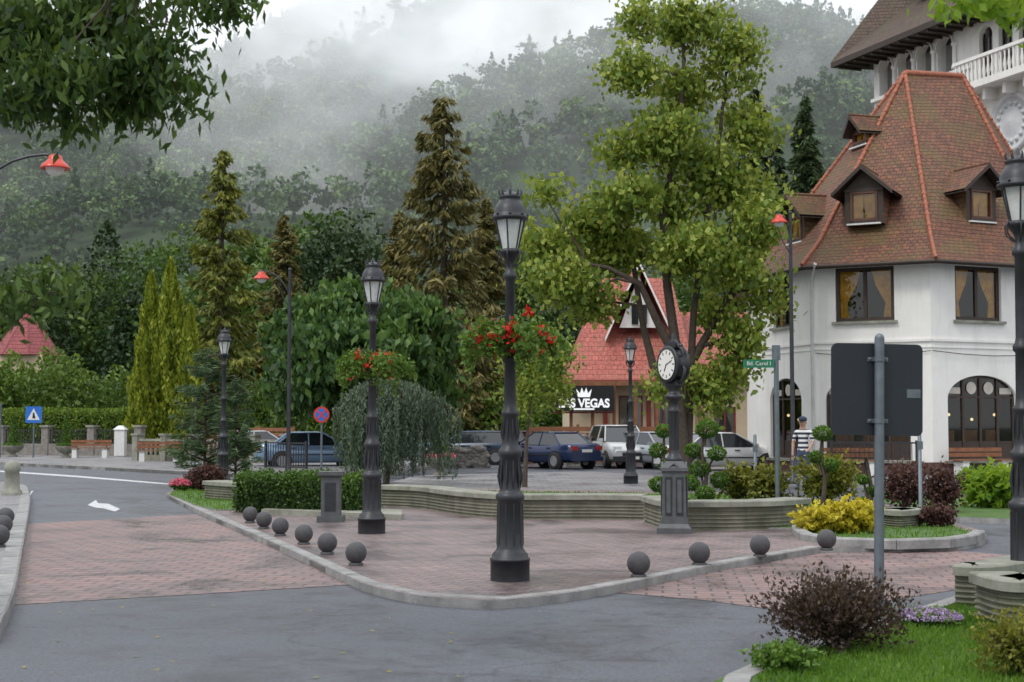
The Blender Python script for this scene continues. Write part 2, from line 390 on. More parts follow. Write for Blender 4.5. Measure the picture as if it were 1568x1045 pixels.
def broad_tree(name,base,trunk,lobes,ncl,nleaf,L,W,clr,mat,bark=None,r0=.15,droop=.6,flat=.5,shell=.45,twigs=True,wts=None,limb=.75,minr=.02):
    root=empty(name,(base[0],base[1],base[2] if len(base)>2 else 0))
    b=B(); bark=bark or mBark
    tp=[]
    for ti,path in enumerate(trunk):
        n=len(path); rr=[r0*(limb if ti else 1)*(1-.75*i/(n-1)) for i in range(n)]
        if ti==0: rr[0]*=1.35
        b.tube(path,rr,bark,9)
        for i in range(n-1):
            for t in (0,.5): tp.append((np.array(path[i])*(1-t)+np.array(path[i+1])*t, rr[i]))
    lb=np.array(lobes); vol=(lb[:,3]*lb[:,4]*lb[:,5])**(2/3.)
    if wts is not None: vol=vol*np.array(wts)
    pr=vol/vol.sum()
    for l in lb:
        c=l[:3]; best=min(tp,key=lambda q: np.linalg.norm(q[0]-c)+ (3 if q[0][2]>c[2] and r0>.19 else 0))
        b.tube(curve_pts(best[0],c,5,.15 if r0>.15 else .0,.12 if r0>.15 else .04),[max(minr,best[1]*.55*(1-.6*i/4)) for i in range(5)],bark,6)
    idx=rng.choice(len(lb),ncl,p=pr); d=nrm(rng.normal(size=(ncl,3))); rad=(shell+(1-shell)*rng.rand(ncl))[:,None]**.8
    CC=lb[idx,:3]+d*rad*lb[idx,3:6]
    if twigs:
        for i in range(0,ncl,2): b.tube(curve_pts(lb[idx[i],:3],CC[i],3,.05,.05),[minr*.5,minr*.35,minr*.2],bark,4)
    b.make('trunk_and_branches',root)
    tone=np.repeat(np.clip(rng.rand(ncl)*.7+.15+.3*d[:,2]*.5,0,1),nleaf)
    csz=np.repeat(.7+.7*rng.rand(ncl),nleaf)[:,None]
    P=np.repeat(CC,nleaf,axis=0)+rng.normal(size=(ncl*nleaf,3))*np.array([clr,clr,clr*.75])*csz
    ad=np.zeros_like(P); ad[:,2]=-droop
    n=len(P); LL=L*(.6+.7*rng.rand(n))
    V=leafV(P,LL,LL*(W/L),ad,.8,flat)
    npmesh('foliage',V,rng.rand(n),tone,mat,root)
    return root
def spruce(name,x,y,h,r,mat,zb=1.0,droop=.35,step=.42,q=1.0,pw=.85,nL=46,z0=0,L=.42,W=.11,hang=.55):
    root=empty(name,(x,y,z0)); b=B()
    b.tube([(x,y,z0),(x,y,z0+h*.5),(x,y,z0+h*.98)],[h*.013,h*.009,.02],mBark,8)
    Cs=[];Ds=[];tn=[]
    z=zb
    while z<h-.15:
        f=(z-zb)/(h-zb); R0=r*(1-f)**pw+.08
        nb=int(7+5*(1-f))
        for k in range(nb):
            R=R0*(.5+.68*rng.rand()); a=rng.rand()*2*math.pi; zz=z+rng.uniform(-.2,.2)
            dx,dy=math.cos(a),math.sin(a)
            m=max(6,int(nL*R/r*q))
            t=np.sqrt(rng.rand(m))
            px=x+dx*R*t; py=y+dy*R*t; pz=z0+zz-droop*R*np.sin(t*2.0)+.12*R*t**3+ .25*R*(0.3)*(1-t)
            side=(rng.rand(m)-.5)*2*(.32*R*(1-t*.75))
            C=np.stack([px-dy*side,py+dx*side,pz-np.abs(side)*.35-rng.rand(m)*.18],1)
            D=np.stack([dx*.8-dy*np.sign(side)*.7,dy*.8+dx*np.sign(side)*.7,np.full(m,-hang)],1)
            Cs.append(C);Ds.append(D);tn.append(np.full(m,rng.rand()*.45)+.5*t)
            if k%2==0: b.tube([(x,y,z0+zz),(x+dx*R*.5,y+dy*R*.5,z0+zz-droop*R*.8),(x+dx*R,y+dy*R,z0+zz-droop*R*.9)],[.035*(1-f)+.01,.02,.008],mBark,4)
        z+=step*(.8+.4*rng.rand())*(1 if f<.7 else .6)
    b.make('trunk',root)
    C=np.vstack(Cs);D=np.vstack(Ds);n=len(C); LL=L*(.6+.8*rng.rand(n))
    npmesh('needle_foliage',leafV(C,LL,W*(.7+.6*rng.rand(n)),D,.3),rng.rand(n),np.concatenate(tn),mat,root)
    return root
def column_tree(name,x,y,h,r,mat,n=9000,zb=.1):
    root=empty(name,(x,y,0)); b=B(); b.tube([(x,y,0),(x,y,h*.6)],[.14,.05],mBark,8); b.make('trunk',root)
    t=rng.rand(n)**.9; a=rng.rand(n)*2*math.pi; ph=rng.rand()*6
    lob=1+.18*np.sin(a*5+t*9+ph)+.15*np.sin(a*3-t*22+ph)+.08*np.sin(a*7+t*40)
    pr=np.minimum(1,np.maximum(0,(1-t))**.62*1.12)*(.75+.25*np.minimum(1,t*6))
    rr=r*pr*lob*(.68+.36*rng.rand(n))
    C=np.stack([x+np.cos(a)*rr,y+np.sin(a)*rr,zb+t*(h-zb)+rng.normal(size=n)*.1],1)
    D=np.stack([np.cos(a)*.35,np.sin(a)*.35,np.full(n,1.3)],1)
    tone=np.clip(.5+.3*np.sin(a*5+t*9+ph)+.2*np.sin(t*60+a*4)+rng.normal(size=n)*.12,0,1)
    npmesh('foliage',leafV(C,.34,.13,D,.4),rng.rand(n),tone,mat,root); return root
def shrub(name,x,y,z0,rx,ry,rz,mat,n=2500,L=.06,W=.035,stems=12,shell=.5,droop=0,extra=None,lump=.15,up=.0):
    root=empty(name,(x,y,z0)); b=B()
    for i in range(stems):
        a=rng.rand()*6.28; q=.3+.6*rng.rand()
        b.tube([(x,y,z0),(x+math.cos(a)*rx*q*.6,y+math.sin(a)*ry*q*.6,z0+rz*.8),(x+math.cos(a)*rx*q,y+math.sin(a)*ry*q,z0+rz*1.5*(.7+.4*rng.rand()))],[.012,.008,.004] if rx>.55 or stems<20 else [.006,.004,.002],mBark,4)
    b.make('stems',root)
    d=nrm(rng.normal(size=(n,3))); 
    ph=np.arctan2(d[:,1],d[:,0]); lumpf=1+lump*np.sin(ph*4+d[:,2]*5)+lump*.8*np.sin(ph*7-d[:,2]*9+1)
    rad=(shell+(1-shell)*rng.rand(n))*lumpf
    C=np.stack([x+d[:,0]*rad*rx,y+d[:,1]*rad*ry,z0+rz+d[:,2]*rad*rz],1); C[:,2]=np.maximum(C[:,2],z0+.02)
    ad=d.copy()*.6; ad[:,2]+=up-droop
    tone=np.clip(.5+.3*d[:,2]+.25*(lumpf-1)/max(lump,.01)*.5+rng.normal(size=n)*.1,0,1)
    LL=L*(.6+.8*rng.rand(n))
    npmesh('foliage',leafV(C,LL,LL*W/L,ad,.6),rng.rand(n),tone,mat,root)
    if extra:
        m2,n2,s2=extra; d=nrm(rng.normal(size=(n2,3))); d[:,2]=np.abs(d[:,2])
        C=np.stack([x+d[:,0]*rx,y+d[:,1]*ry,z0+rz+d[:,2]*rz],1)
        npmesh('blossoms',leafV(C,s2,s2*.8,None,1),rng.rand(n2),rng.rand(n2),m2,root)
    return root
def hedge(name,poly,w,z0,h,mat,dens=900,L=.06,parent=None):
    pts=[np.array(p) for p in poly]; root=empty(name,(pts[0][0],pts[0][1],z0)); Cs=[]
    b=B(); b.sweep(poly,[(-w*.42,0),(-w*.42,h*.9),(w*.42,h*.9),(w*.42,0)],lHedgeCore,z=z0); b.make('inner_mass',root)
    for p,q in zip(pts[:-1],pts[1:]):
        l=np.linalg.norm(q-p); d=(q-p)/l; nn=np.array([-d[1],d[0]])
        m=int(dens*l*(w+2*h)); u=rng.rand(m)*l; s=rng.rand(m)*(w+2*h)
        off=np.where(s<h,-w/2,np.where(s<h+w,s-h-w/2,w/2)); zz=np.where(s<h,s,np.where(s<h+w,h,s-h-w))
        bump=.05*np.sin(u*7)+.05*np.sin(u*13+zz*9)
        C=np.stack([p[0]+d[0]*u+nn[0]*off*(1+bump*2),p[1]+d[1]*u+nn[1]*off*(1+bump*2),z0+zz*(1+bump)],1)+rng.normal(size=(m,3))*.04
        Cs.append(C)
    for p,q in ((pts[0],pts[1]),(pts[-1],pts[-2])):
        d=(q-p)/np.linalg.norm(q-p); nn=np.array([-d[1],d[0]]); m=int(dens*w*h); o=(rng.rand(m)-.5)*w
        Cs.append(np.stack([p[0]+nn[0]*o,p[1]+nn[1]*o,z0+rng.rand(m)*h],1)+rng.normal(size=(m,3))*.03)
    C=np.vstack(Cs);n=len(C); ad=np.zeros_like(C);ad[:,2]=.3
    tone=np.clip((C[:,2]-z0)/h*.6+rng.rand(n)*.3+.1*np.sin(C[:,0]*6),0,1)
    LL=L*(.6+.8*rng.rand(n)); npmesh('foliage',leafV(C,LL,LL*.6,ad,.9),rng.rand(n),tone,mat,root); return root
def resample(poly,step):
    P=[np.array(p,float) for p in poly]; out=[P[0]]; 
    seg=[np.linalg.norm(P[i+1]-P[i]) for i in range(len(P)-1)]; tot=sum(seg); n=max(1,int(round(tot/step)))
    for k in range(1,n+1):
        t=tot*k/n; i=0
        while i<len(seg)-1 and t>seg[i]+1e-9: t-=seg[i]; i+=1
        out.append(P[i]+(P[i+1]-P[i])*min(1,t/seg[i]))
    return [tuple(p) for p in out]
def smooth(poly,n=4):
    P=[np.array(p,float) for p in poly]; P=[2*P[0]-P[1]]+P+[2*P[-1]-P[-2]]; out=[]
    for i in range(1,len(P)-2):
        for k in range(n):
            t=k/n; a,b,c,d=P[i-1],P[i],P[i+1],P[i+2]
            out.append(tuple(.5*((2*b)+(-a+c)*t+(2*a-5*b+4*c-d)*t*t+(-a+3*b-3*c+d)*t**3)))
    out.append(tuple(P[-2])); return out
def kerb(name,poly,w=.16,z0=0,h=.12,step=1.0,side=1,mat=None):
    b=B(); q=resample(poly,step)
    for a,c in zip(q[:-1],q[1:]):
        a=np.array(a);c=np.array(c); d=(c-a)/np.linalg.norm(c-a); hh=h+rng.uniform(-.003,.003)
        b.sweep([tuple(a+d*.008),tuple(c-d*.008)],[(0,0),(0,hh-.02),(side*.02,hh),(side*w,hh),(side*w,0)],mat or mKerb,z=z0)
    return b.make(name)
# ------------------------------------------------------------------ terrain
def hz(x,y):
    t=max(0,y-215); v=.50*t*min(1,t/90+.15)
    v+= min(1,t/120)*(16*math.sin(x/70+1.0)+9*math.sin(x/31+y/60)+6*math.sin(y/37-x/50))
    return min(v,270+.05*v) if t>0 else 0
def build_terrain():
    xs=np.linspace(-900,900,91); ys=np.concatenate([np.linspace(-300,200,11),np.linspace(215,900,56),np.linspace(950,1800,8)])
    vs=[];fs=[]
    for y in ys:
        for x in xs: vs.append((x,y,hz(x,y)-.04))
    w=len(xs)
    for j in range(len(ys)-1):
        for i in range(w-1): fs.append((j*w+i,j*w+i+1,(j+1)*w+i+1,(j+1)*w+i))
    b=B(); b.add(vs,fs,mTerr,True); b.make('ground_terrain')
build_terrain()
def forest():
    n=5600
    x=rng.uniform(-215,150,n); y=228+(rng.rand(n)**.9)*300
    keep=(x>-y*.40-12)&(x<y*.27+12); x=x[keep];y=y[keep];n=len(x)
    z=np.array([hz(a,b) for a,b in zip(x,y)])
    k=100
    conf=rng.rand(n)<(.16)
    s=rng.uniform(.7,1.3,n)*np.where(y<300,1.0,1.08)
    T=np.repeat(np.arange(n),k)
    K=5; sub=nrm(rng.normal(size=(n*K,3)))*np.array([1.7,1.7,1.9]); pick=T*K+rng.randint(0,K,n*k)
    d=nrm(rng.normal(size=(n*k,3))); d[:,2]=np.where(d[:,2]<-.3,-d[:,2],d[:,2])
    C=sub[pick]+d*1.5*(.8+.3*rng.rand(n*k))[:,None]; C[:,2]+=4.6
    t=rng.rand(n*k); a=rng.rand(n*k)*6.283; rc=2.4*(1-t)*(.7+.5*rng.rand(n*k))
    C2=np.stack([np.cos(a)*rc,np.sin(a)*rc,1.0+t*9.5],1)
    C=np.where(conf[T][:,None],C2,C)*s[T][:,None]
    C+=np.stack([x,y,z],1)[T]
    L=np.where(conf[T],1.1,1.25)*(.6+.7*rng.rand(n*k))
    V=leafV(C,L,L*.7,None,1)
    tt=rng.rand(n)*.75; tt=np.where(conf,tt*.25,tt)
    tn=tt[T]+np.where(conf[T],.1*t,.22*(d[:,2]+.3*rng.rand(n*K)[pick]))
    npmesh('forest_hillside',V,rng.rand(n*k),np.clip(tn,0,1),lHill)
forest()
# mist banks
def mistmat(i,z0,amax,haze):
    m,nt,o=newmat('mist_%d'%i)
    v=pos(nt); sp=N(nt,'ShaderNodeSeparateXYZ'); nt.links.new(v,sp.inputs[0])
    mp=N(nt,'ShaderNodeMapping'); mp.inputs['Scale'].default_value=(1,.6,1.5); nt.links.new(v,mp.inputs[0])
    n1=noise(nt,.0105,5,.52,mp.outputs[0],0)
    h=mth(nt,'DIVIDE',mth(nt,'ADD',mth(nt,'SUBTRACT',sp.outputs[2],z0),mth(nt,'MULTIPLY',mth(nt,'SUBTRACT',n1,.5),250)),66)
    f=ramp(nt,h,[(0,(0,0,0)),(.5,(.42,.42,.42)),(1,(1,1,1))])
    a=mth(nt,'ADD',mth(nt,'MULTIPLY',f,amax),haze,clamp=True)
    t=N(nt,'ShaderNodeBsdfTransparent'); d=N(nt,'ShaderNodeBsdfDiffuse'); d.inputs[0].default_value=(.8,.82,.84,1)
    e=N(nt,'ShaderNodeEmission'); e.inputs[0].default_value=(.91,.95,1,1); e.inputs[1].default_value=.40  # glow added to the sheets, stands in for skylight scattered by mist
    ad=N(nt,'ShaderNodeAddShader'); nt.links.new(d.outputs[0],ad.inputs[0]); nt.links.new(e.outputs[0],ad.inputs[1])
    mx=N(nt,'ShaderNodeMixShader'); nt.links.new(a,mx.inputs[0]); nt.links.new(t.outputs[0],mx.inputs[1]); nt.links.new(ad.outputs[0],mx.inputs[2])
    nt.links.new(mx.outputs[0],o.inputs[0]); return m
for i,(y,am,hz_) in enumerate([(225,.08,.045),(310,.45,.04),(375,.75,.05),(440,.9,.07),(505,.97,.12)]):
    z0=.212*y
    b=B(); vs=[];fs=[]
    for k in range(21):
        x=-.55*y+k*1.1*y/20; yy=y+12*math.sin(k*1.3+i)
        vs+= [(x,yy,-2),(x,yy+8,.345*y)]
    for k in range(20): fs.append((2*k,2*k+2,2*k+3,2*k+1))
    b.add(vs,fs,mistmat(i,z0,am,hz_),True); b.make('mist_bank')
# ------------------------------------------------------------------ roads, plaza
b=B(); b.sheet([(-90,-30),(90,-30),(90,78),(-90,78)],0,mAsph); b.make('road_asphalt')
front=[(255,757),(290,775),(330,793),(430,836),(530,882),(568,897),(620,909),(690,917),(765,919),(850,911),(950,895),(1100,864),(1235,842)]
front=[gp(a,c,.08) for a,c in front]
bedR=[(1255,838),(1360,836),(1450,835),(1492,830),(1510,822),(1500,812),(1460,800)]
bedR=[gp(a,c,.08) for a,c in bedR]
back=[gp(a,c,.08) for a,c in [(1420,780),(1300,766),(1100,754),(900,751),(700,748),(560,738),(430,733),(320,736),(268,745)]]
fs_=smooth(front,3)
island=fs_+smooth(bedR,3)+back
b=B(); b.prism(island,-.02,.08,mBrick,mKerb); b.make('plaza_pavement')
kerb('plaza_kerb',fs_+[bedR[0]],.15,0,.088,1.0,1)
b=B()
cross_l=[gp(18,927),gp(280,912),gp(540,896),gp(528,888),gp(430,843),gp(330,801),gp(300,788),gp(180,795),gp(38,803)]
b.sheet(cross_l,.004,mBrick2)
b.make('brick_crossing')
b=B(); b.sheet([gp(940,908),gp(1080,920),gp(1212,938),gp(1330,925),gp(1470,903),gp(1640,880),gp(1640,850),gp(1570,853),gp(1440,842),gp(1250,847),gp(1100,873)],.004,mBrick2); b.make('brick_crossing')
def arr(pts): return [gp(*p) for p in pts]
b=B(); b.sheet(arr([(134,774),(147,766),(150,771),(166,772),(184,780),(176,784),(158,779),(147,778)]),.004,mRoadW); b.make('road_arrow_marking')
b=B(); b.sheet(arr([(0,721),(120,729),(262,741),(262,743),(120,731.5),(0,723)]),.004,mRoadW)
b.sheet(arr([(40,765),(48,752),(51,752),(43,765)]),.004,mRoadW); b.make('road_line_marking')
fp=[gp(a,c,.12) for a,c in [(-80,704),(0,708),(150,715),(285,722),(420,729),(520,731)]]
b=B(); b.prism(fp+[(-2.0,60),(-8,80),(-60,80)],-.02,.12,mPave,mKerb); b.make('far_pavement')
kerb('far_kerb',fp,.18,0,.127,1.2,1)
mp_=[gp(a,c,.06) for a,c in [(560,752),(700,757),(1000,758),(1010,744),(1000,728),(900,722),(640,728),(600,738)]]
b=B(); b.prism(mp_,-.02,.06,mPave,mKerb); b.make('central_pavement')
ls=[gp(a,c,.13) for a,c in [(0,955),(22,905),(36,830),(46,770),(44,752),(30,741),(-60,735)]]
b=B(); b.prism([(-4.4,3),]+ls+[(-24,45),(-24,3)],-.02,.13,mPave,mKerb); b.make('left_sidewalk')
kerb('left_kerb',[(-4.35,3)]+smooth(ls,3),.2,0,.137,1.0,1)
b=B(); b.prism([gp(1130,735,.1),gp(1320,742,.1),gp(1700,756,.1),(30,60),(6,60)],-.02,.1,mPave,mKerb); b.make('house_pavement')
lw=[gp(a,c,.1) for a,c in [(1092,1045),(1150,1016),(1220,990),(1300,966),(1390,938),(1470,911),(1560,893),(1700,880)]]
lw=smooth(lw,3)
b=B(); b.prism([(.75,4),(.9,7.0)]+lw+[(20,15),(20,4)],-.02,.1,mGrass,mKerb); b.make('lawn')
kerb('lawn_kerb',[(.8,4),(.95,7.0)]+lw,.17,0,.115,1.0,-1)
def blades(name,fn,n,mat,h=.06,w=.012,z=.1):
    P=fn(n); n=len(P); C=np.stack([P[:,0],P[:,1],np.full(n,z+h*.4)],1); ad=np.zeros_like(C); ad[:,2]=1.4
    npmesh(name,leafV(C,h*(.6+.8*rng.rand(n)),w,ad,.5),rng.rand(n),np.clip(.5+.3*np.sin(P[:,0]*3)+rng.normal(size=n)*.15,0,1),mat)
def inpoly(P,poly):
    poly=np.array(poly); x,y=P[:,0],P[:,1]; c=np.zeros(len(P),bool); j=len(poly)-1
    for i in range(len(poly)):
        xi,yi=poly[i];xj,yj=poly[j]
        m=((yi>y)!=(yj>y))&(x<(xj-xi)*(y-yi)/(yj-yi+1e-12)+xi); c^=m; j=i
    return c
def polyfn(poly):
    p=np.array(poly); lo=p.min(0);hi=p.max(0)
    def fn(n):
        P=rng.rand(n,2)*(hi-lo)+lo; return P[inpoly(P,poly)]
    return fn
lawnpoly=[(lw[0][0]+.25,lw[0][1])]+[(p[0]+.12,p[1]-.22) for p in lw[1:]]+[(7,13),(7,8.3),(2,8.3)]
blades('lawn_grass',polyfn(lawnpoly),70000,lGrass,.06,.011,.1)
def bed(name,pts,mat,z=.10,grass=0):
    P=[gp(a,c,z) for a,c in pts]; b=B(); b.prism(P,.06,z,mat,mKerb); b.make(name)
    if grass: blades(name+'_grass',polyfn(P),grass,lGrass,.06,.02,z)
bed('grass_bed',[(258,757),(300,774),(330,781),(400,780),(480,778),(585,778),(585,752),(560,742),(430,737),(300,741)],mGrass,.10,9000)
bed('shrub_bed',[(1060,808),(1215,808),(1250,828),(1360,832),(1445,831),(1487,826),(1500,820),(1460,806),(1415,785),(1300,769),(1100,757),(900,755),(700,752),(600,752),(640,768),(800,780),(1000,790)],mGrass,.11,16000)
bedk=[gp(a,c,.1) for a,c in [(1212,812),(1222,824),(1265,832),(1360,836),(1450,834),(1492,829),(1509,821)]]
kerb('bed_kerb',smooth(bedk,3),.15,.05,.13,.9,1)
b=B(); b.prism([gp(a,c,.1) for a,c in [(1470,792),(1700,800),(1700,770),(1330,752),(1330,765)]],-.02,.1,mGrass,mKerb); b.make('right_grass_verge')
def bench_wall(name,poly,h=.42,w=.42,z=.08,n=4):
    b=B(); q=smooth(poly,n); pr=[(0,0)]
    k=6
    for i in range(k):
        a=i/k*(h-.09); c=(i+1)/k*(h-.09); pr+=[(0,a+.004),(.022,a+.012),(.022,c-.012),(0,c-.004)]
    pr+=[(0,h-.09)]; back=[(w,h-.09),(w,0)]
    b.sweep(q,pr+back,mConc,z=z)
    b.sweep(q,[(-.04,h-.088),(-.04,h-.015),(-.025,h),(w+.025,h),(w+.04,h-.015),(w+.04,h-.088)],mConcTop,z=z)
    return b.make(name)
wl=[gp(a,c,.08) for a,c in [(583,776),(640,779),(690,787),(740,793),(800,796),(860,796),(920,796),(985,797)]]
bench_wall('concrete_bench_wall',wl)
wl2=[gp(a,c,.08) for a,c in [(985,801),(1020,812),(1080,813),(1150,812),(1200,810),(1240,806)]]
bench_wall('concrete_bench_wall',wl2,.44)
bench_wall('concrete_bench_wall',[gp(a,c,.08) for a,c in [(312,765),(345,768),(388,770)]],.4,.5)
bench_wall('concrete_bench_wall',[gp(a,c,.1) for a,c in [(1340,806),(1380,810),(1415,806)]],.3,.5)
bench_wall('concrete_planter_wall',[gp(1462,930,.1),gp(1500,932,.1),gp(1540,928,.1),gp(1600,915,.1)],.36,.3,.1)
bench_wall('concrete_planter_wall',[gp(1492,948,.1),gp(1530,962,.1),gp(1575,966,.1),gp(1640,955,.1)],.38,.3,.1)
b=B(); b.prism([gp(a,c,.08) for a,c in [(400,788),(615,797),(615,788),(430,780)]],.07,.17,mConcTop); b.make('stone_step')
x,y=gp(507,799,.08); root=empty('stone_pillar',(x,y,.08)); b=B()
b.box((x,y,.13),(.42,.42,.1),mPed); b.box((x,y,.49),(.3,.3,.62),mPed); b.box((x,y-.152,.49),(.18,.012,.46),mIron); b.taper((x,y),(.30,.30),(.38,.38),.80,.84,mPed); b.box((x,y,.87),(.4,.4,.06),mPed); b.make('pillar',root)
def ball(px,py,r=.125,z=.08):
    x,y=gp(px,py,z); b=B(); b.lathe([(.08,0),(.085,.025),(.06,.035)],mBall,14,(x,y,z)); b.sphere((x,y,z+.02+r),r,mBall,22,14); b.make('stone_ball_bollard',None,(x,y,z))
for p,q in [(545,866,),(501,849),(465,834),(429,821),(404,810),(383,801),(978,884),(1071,866),(1164,853),(1266,843)]: ball(p,q,.122)
for p,q in [(-2,838),(4,820),(8,806)]: ball(p,q,.13,.13)
x,y=gp(18,758,.13); root=empty('stone_bollard',(x,y,.13)); b=B(); b.lathe([(.22,0),(.22,.08),(.17,.12),(.15,.5),(.18,.54),(.16,.66),(.08,.74),(.01,.76)],mConcTop,16,(x,y,.13)); b.make('bollard_body',root)
# ------------------------------------------------------------------ ornate lamps
def ornate_lamp(x,y,z0=.08,basket=0,name='ornate_street_lamp',sc=1.0):
    root=empty(name,(x,y,z0)); root.scale=(sc,sc,sc); b=B()
    prof=[(.2,0),(.2,.2),(.205,.2),(.205,.225),(.185,.235),(.18,.27),(.15,.3),(.135,.33),(.128,.8),(.14,.81),(.148,.84),(.14,.875),(.115,.89),(.105,.92),(.10,1.24),(.118,1.26),(.122,1.29),(.118,1.32),(.095,1.34),(.082,1.40),(.078,1.66),(.092,1.68),(.092,1.71),(.07,1.73),(.062,1.8),(.058,2.2),(.078,2.22),(.08,2.26),(.06,2.29),(.052,2.34),(.047,3.06),(.068,3.08),(.07,3.12),(.05,3.15),(.042,3.19),(.042,3.24),(.06,3.28),(.1,3.33),(.115,3.345),(.115,3.375),(.09,3.385)]
    b.lathe(prof,mIron,24)
    for k in range(10):
        a=k*2*math.pi/10; c,s_=math.cos(a),math.sin(a)
        b.tube([(c*.132,s_*.132,.36),(c*.127,s_*.127,.78)],.009,mIron,5)
        b.tube([(c*.102,s_*.102,.93),(c*.118,s_*.118,1.05),(c*.1,s_*.1,1.22)],[.006,.018,.006],mIron,5)
        b.tube([(c*.08,s_*.08,1.42),(c*.088,s_*.088,1.5),(c*.078,s_*.078,1.64)],[.006,.014,.005],mIron,5)
    nb=6; z1,z2=3.385,3.70; r1,r2=.088,.158
    for k in range(nb):
        a=k*2*math.pi/nb+.3; c,s_=math.cos(a),math.sin(a)
        b.tube([(c*r1,s_*r1,z1),(c*r2,s_*r2,z2)],.009,mIron,5)
        b.tube([(c*.05,s_*.05,3.2),(c*.12,s_*.12,3.26),(c*.135,s_*.135,3.34),(c*.11,s_*.11,3.38)],.008,mIron,5)
    b.lathe([(r2-.005,z2-.02),(.185,z2-.01),(.19,z2+.015),(.175,z2+.03),(.165,z2+.06),(.16,z2+.10),(.135,z2+.15),(.105,z2+.185),(.10,z2+.20),(.115,z2+.215),(.115,z2+.235),(.09,z2+.25),(.06,z2+.27),(.03,z2+.285),(.015,z2+.33),(.004,z2+.35)],mIron,24)
    for k in range(8):
        a=k*2*math.pi/8; c,s_=math.cos(a),math.sin(a)
        b.tube([(c*.10,s_*.10,z2+.23),(c*.118,s_*.118,z2+.28),(c*.105,s_*.105,z2+.31)],[.014,.012,.003],mIron,5)
        b.sphere((c*.183,s_*.183,z2+.035),.014,mIron,6,5)
    b.make('post',root,local=True)
    g=B(); g.lathe([(r1-.006,z1+.002),(r2-.008,z2-.004)],mLG,6,T=Matrix.Rotation(.3,4,'Z'),smooth=False,cap=False); 
    g.lathe([(.02,3.39),(.03,3.45),(.035,3.55),(.02,3.62)],mWhite,10); g.make('lantern_panes',root,local=True)
    if basket:
        bz=2.42; h=B()
        h.lathe([(.12,bz-.08),(.24,bz-.06),(.30,bz+.04),(.29,bz+.05),(.2,bz-.02),(.08,bz-.03)],mBlackP,18)
        for k in range(4):
            a=k*math.pi/2; h.tube([(0,0,bz+.3),(.2*math.cos(a),.2*math.sin(a),bz+.22),(.29*math.cos(a),.29*math.sin(a),bz+.03)],.008,mIron,5)
        h.make('basket_bowl',root,local=True)
        n=2600; a=rng.rand(n)*6.283; lob=1+.28*np.sin(a*5+1)+.14*np.sin(a*9); r=(.12+.34*np.sqrt(rng.rand(n)))*lob
        z=bz+.06+rng.normal(size=n)*.075+.05*np.sin(a*4)-.5*np.maximum(0,r-.32)
        C=np.stack([r*np.cos(a),r*np.sin(a),z],1); ad=np.zeros_like(C); ad[:,2]=-.3
        V=leafV(C,.07,.045,ad,.9); o=npmesh('basket_foliage',V,rng.rand(n),rng.rand(n),lBright2); o.parent=root
        nc=34; n=basket; kk=rng.randint(0,nc,n); ca=-math.pi/2+rng.normal(size=nc)*1.5; cr=.16+.3*rng.rand(nc); cz=rng.normal(size=nc)*.09-.03
        a=ca[kk]+rng.normal(size=n)*.09; r=cr[kk]+rng.normal(size=n)*.03
        C=np.stack([r*np.cos(a),r*np.sin(a),bz+.10+cz[kk]+rng.normal(size=n)*.03-.4*np.maximum(0,r-.3)],1)
        V=leafV(C,.045,.04,None,1); o=npmesh('basket_blossoms',V,rng.rand(n),rng.rand(n),fRed); o.parent=root
        n=600; k=rng.randint(0,9,n); a=k*.7+rng.normal(size=n)*.06
        C=np.stack([.44*np.cos(a)+rng.normal(size=n)*.02,.44*np.sin(a)+rng.normal(size=n)*.02,bz-.02-rng.rand(n)*(.12+.15*(k%3))],1)
        V=leafV(C,.05,.03,None,1); o=npmesh('trailing_stems',V,rng.rand(n),rng.rand(n),lBright2); o.parent=root
    return root
x,y=gp(781,889,.08); ornate_lamp(x,y,.08,680)
x,y=gp(569,817,.08); ornate_lamp(x,y,.08,260)
x,y=gp(341,748,.08); ornate_lamp(x,y,.08)
x,y=gp(966,741,.06); ornate_lamp(x,y,.06)
ornate_lamp(X(1566,12.7),12.7,.1)
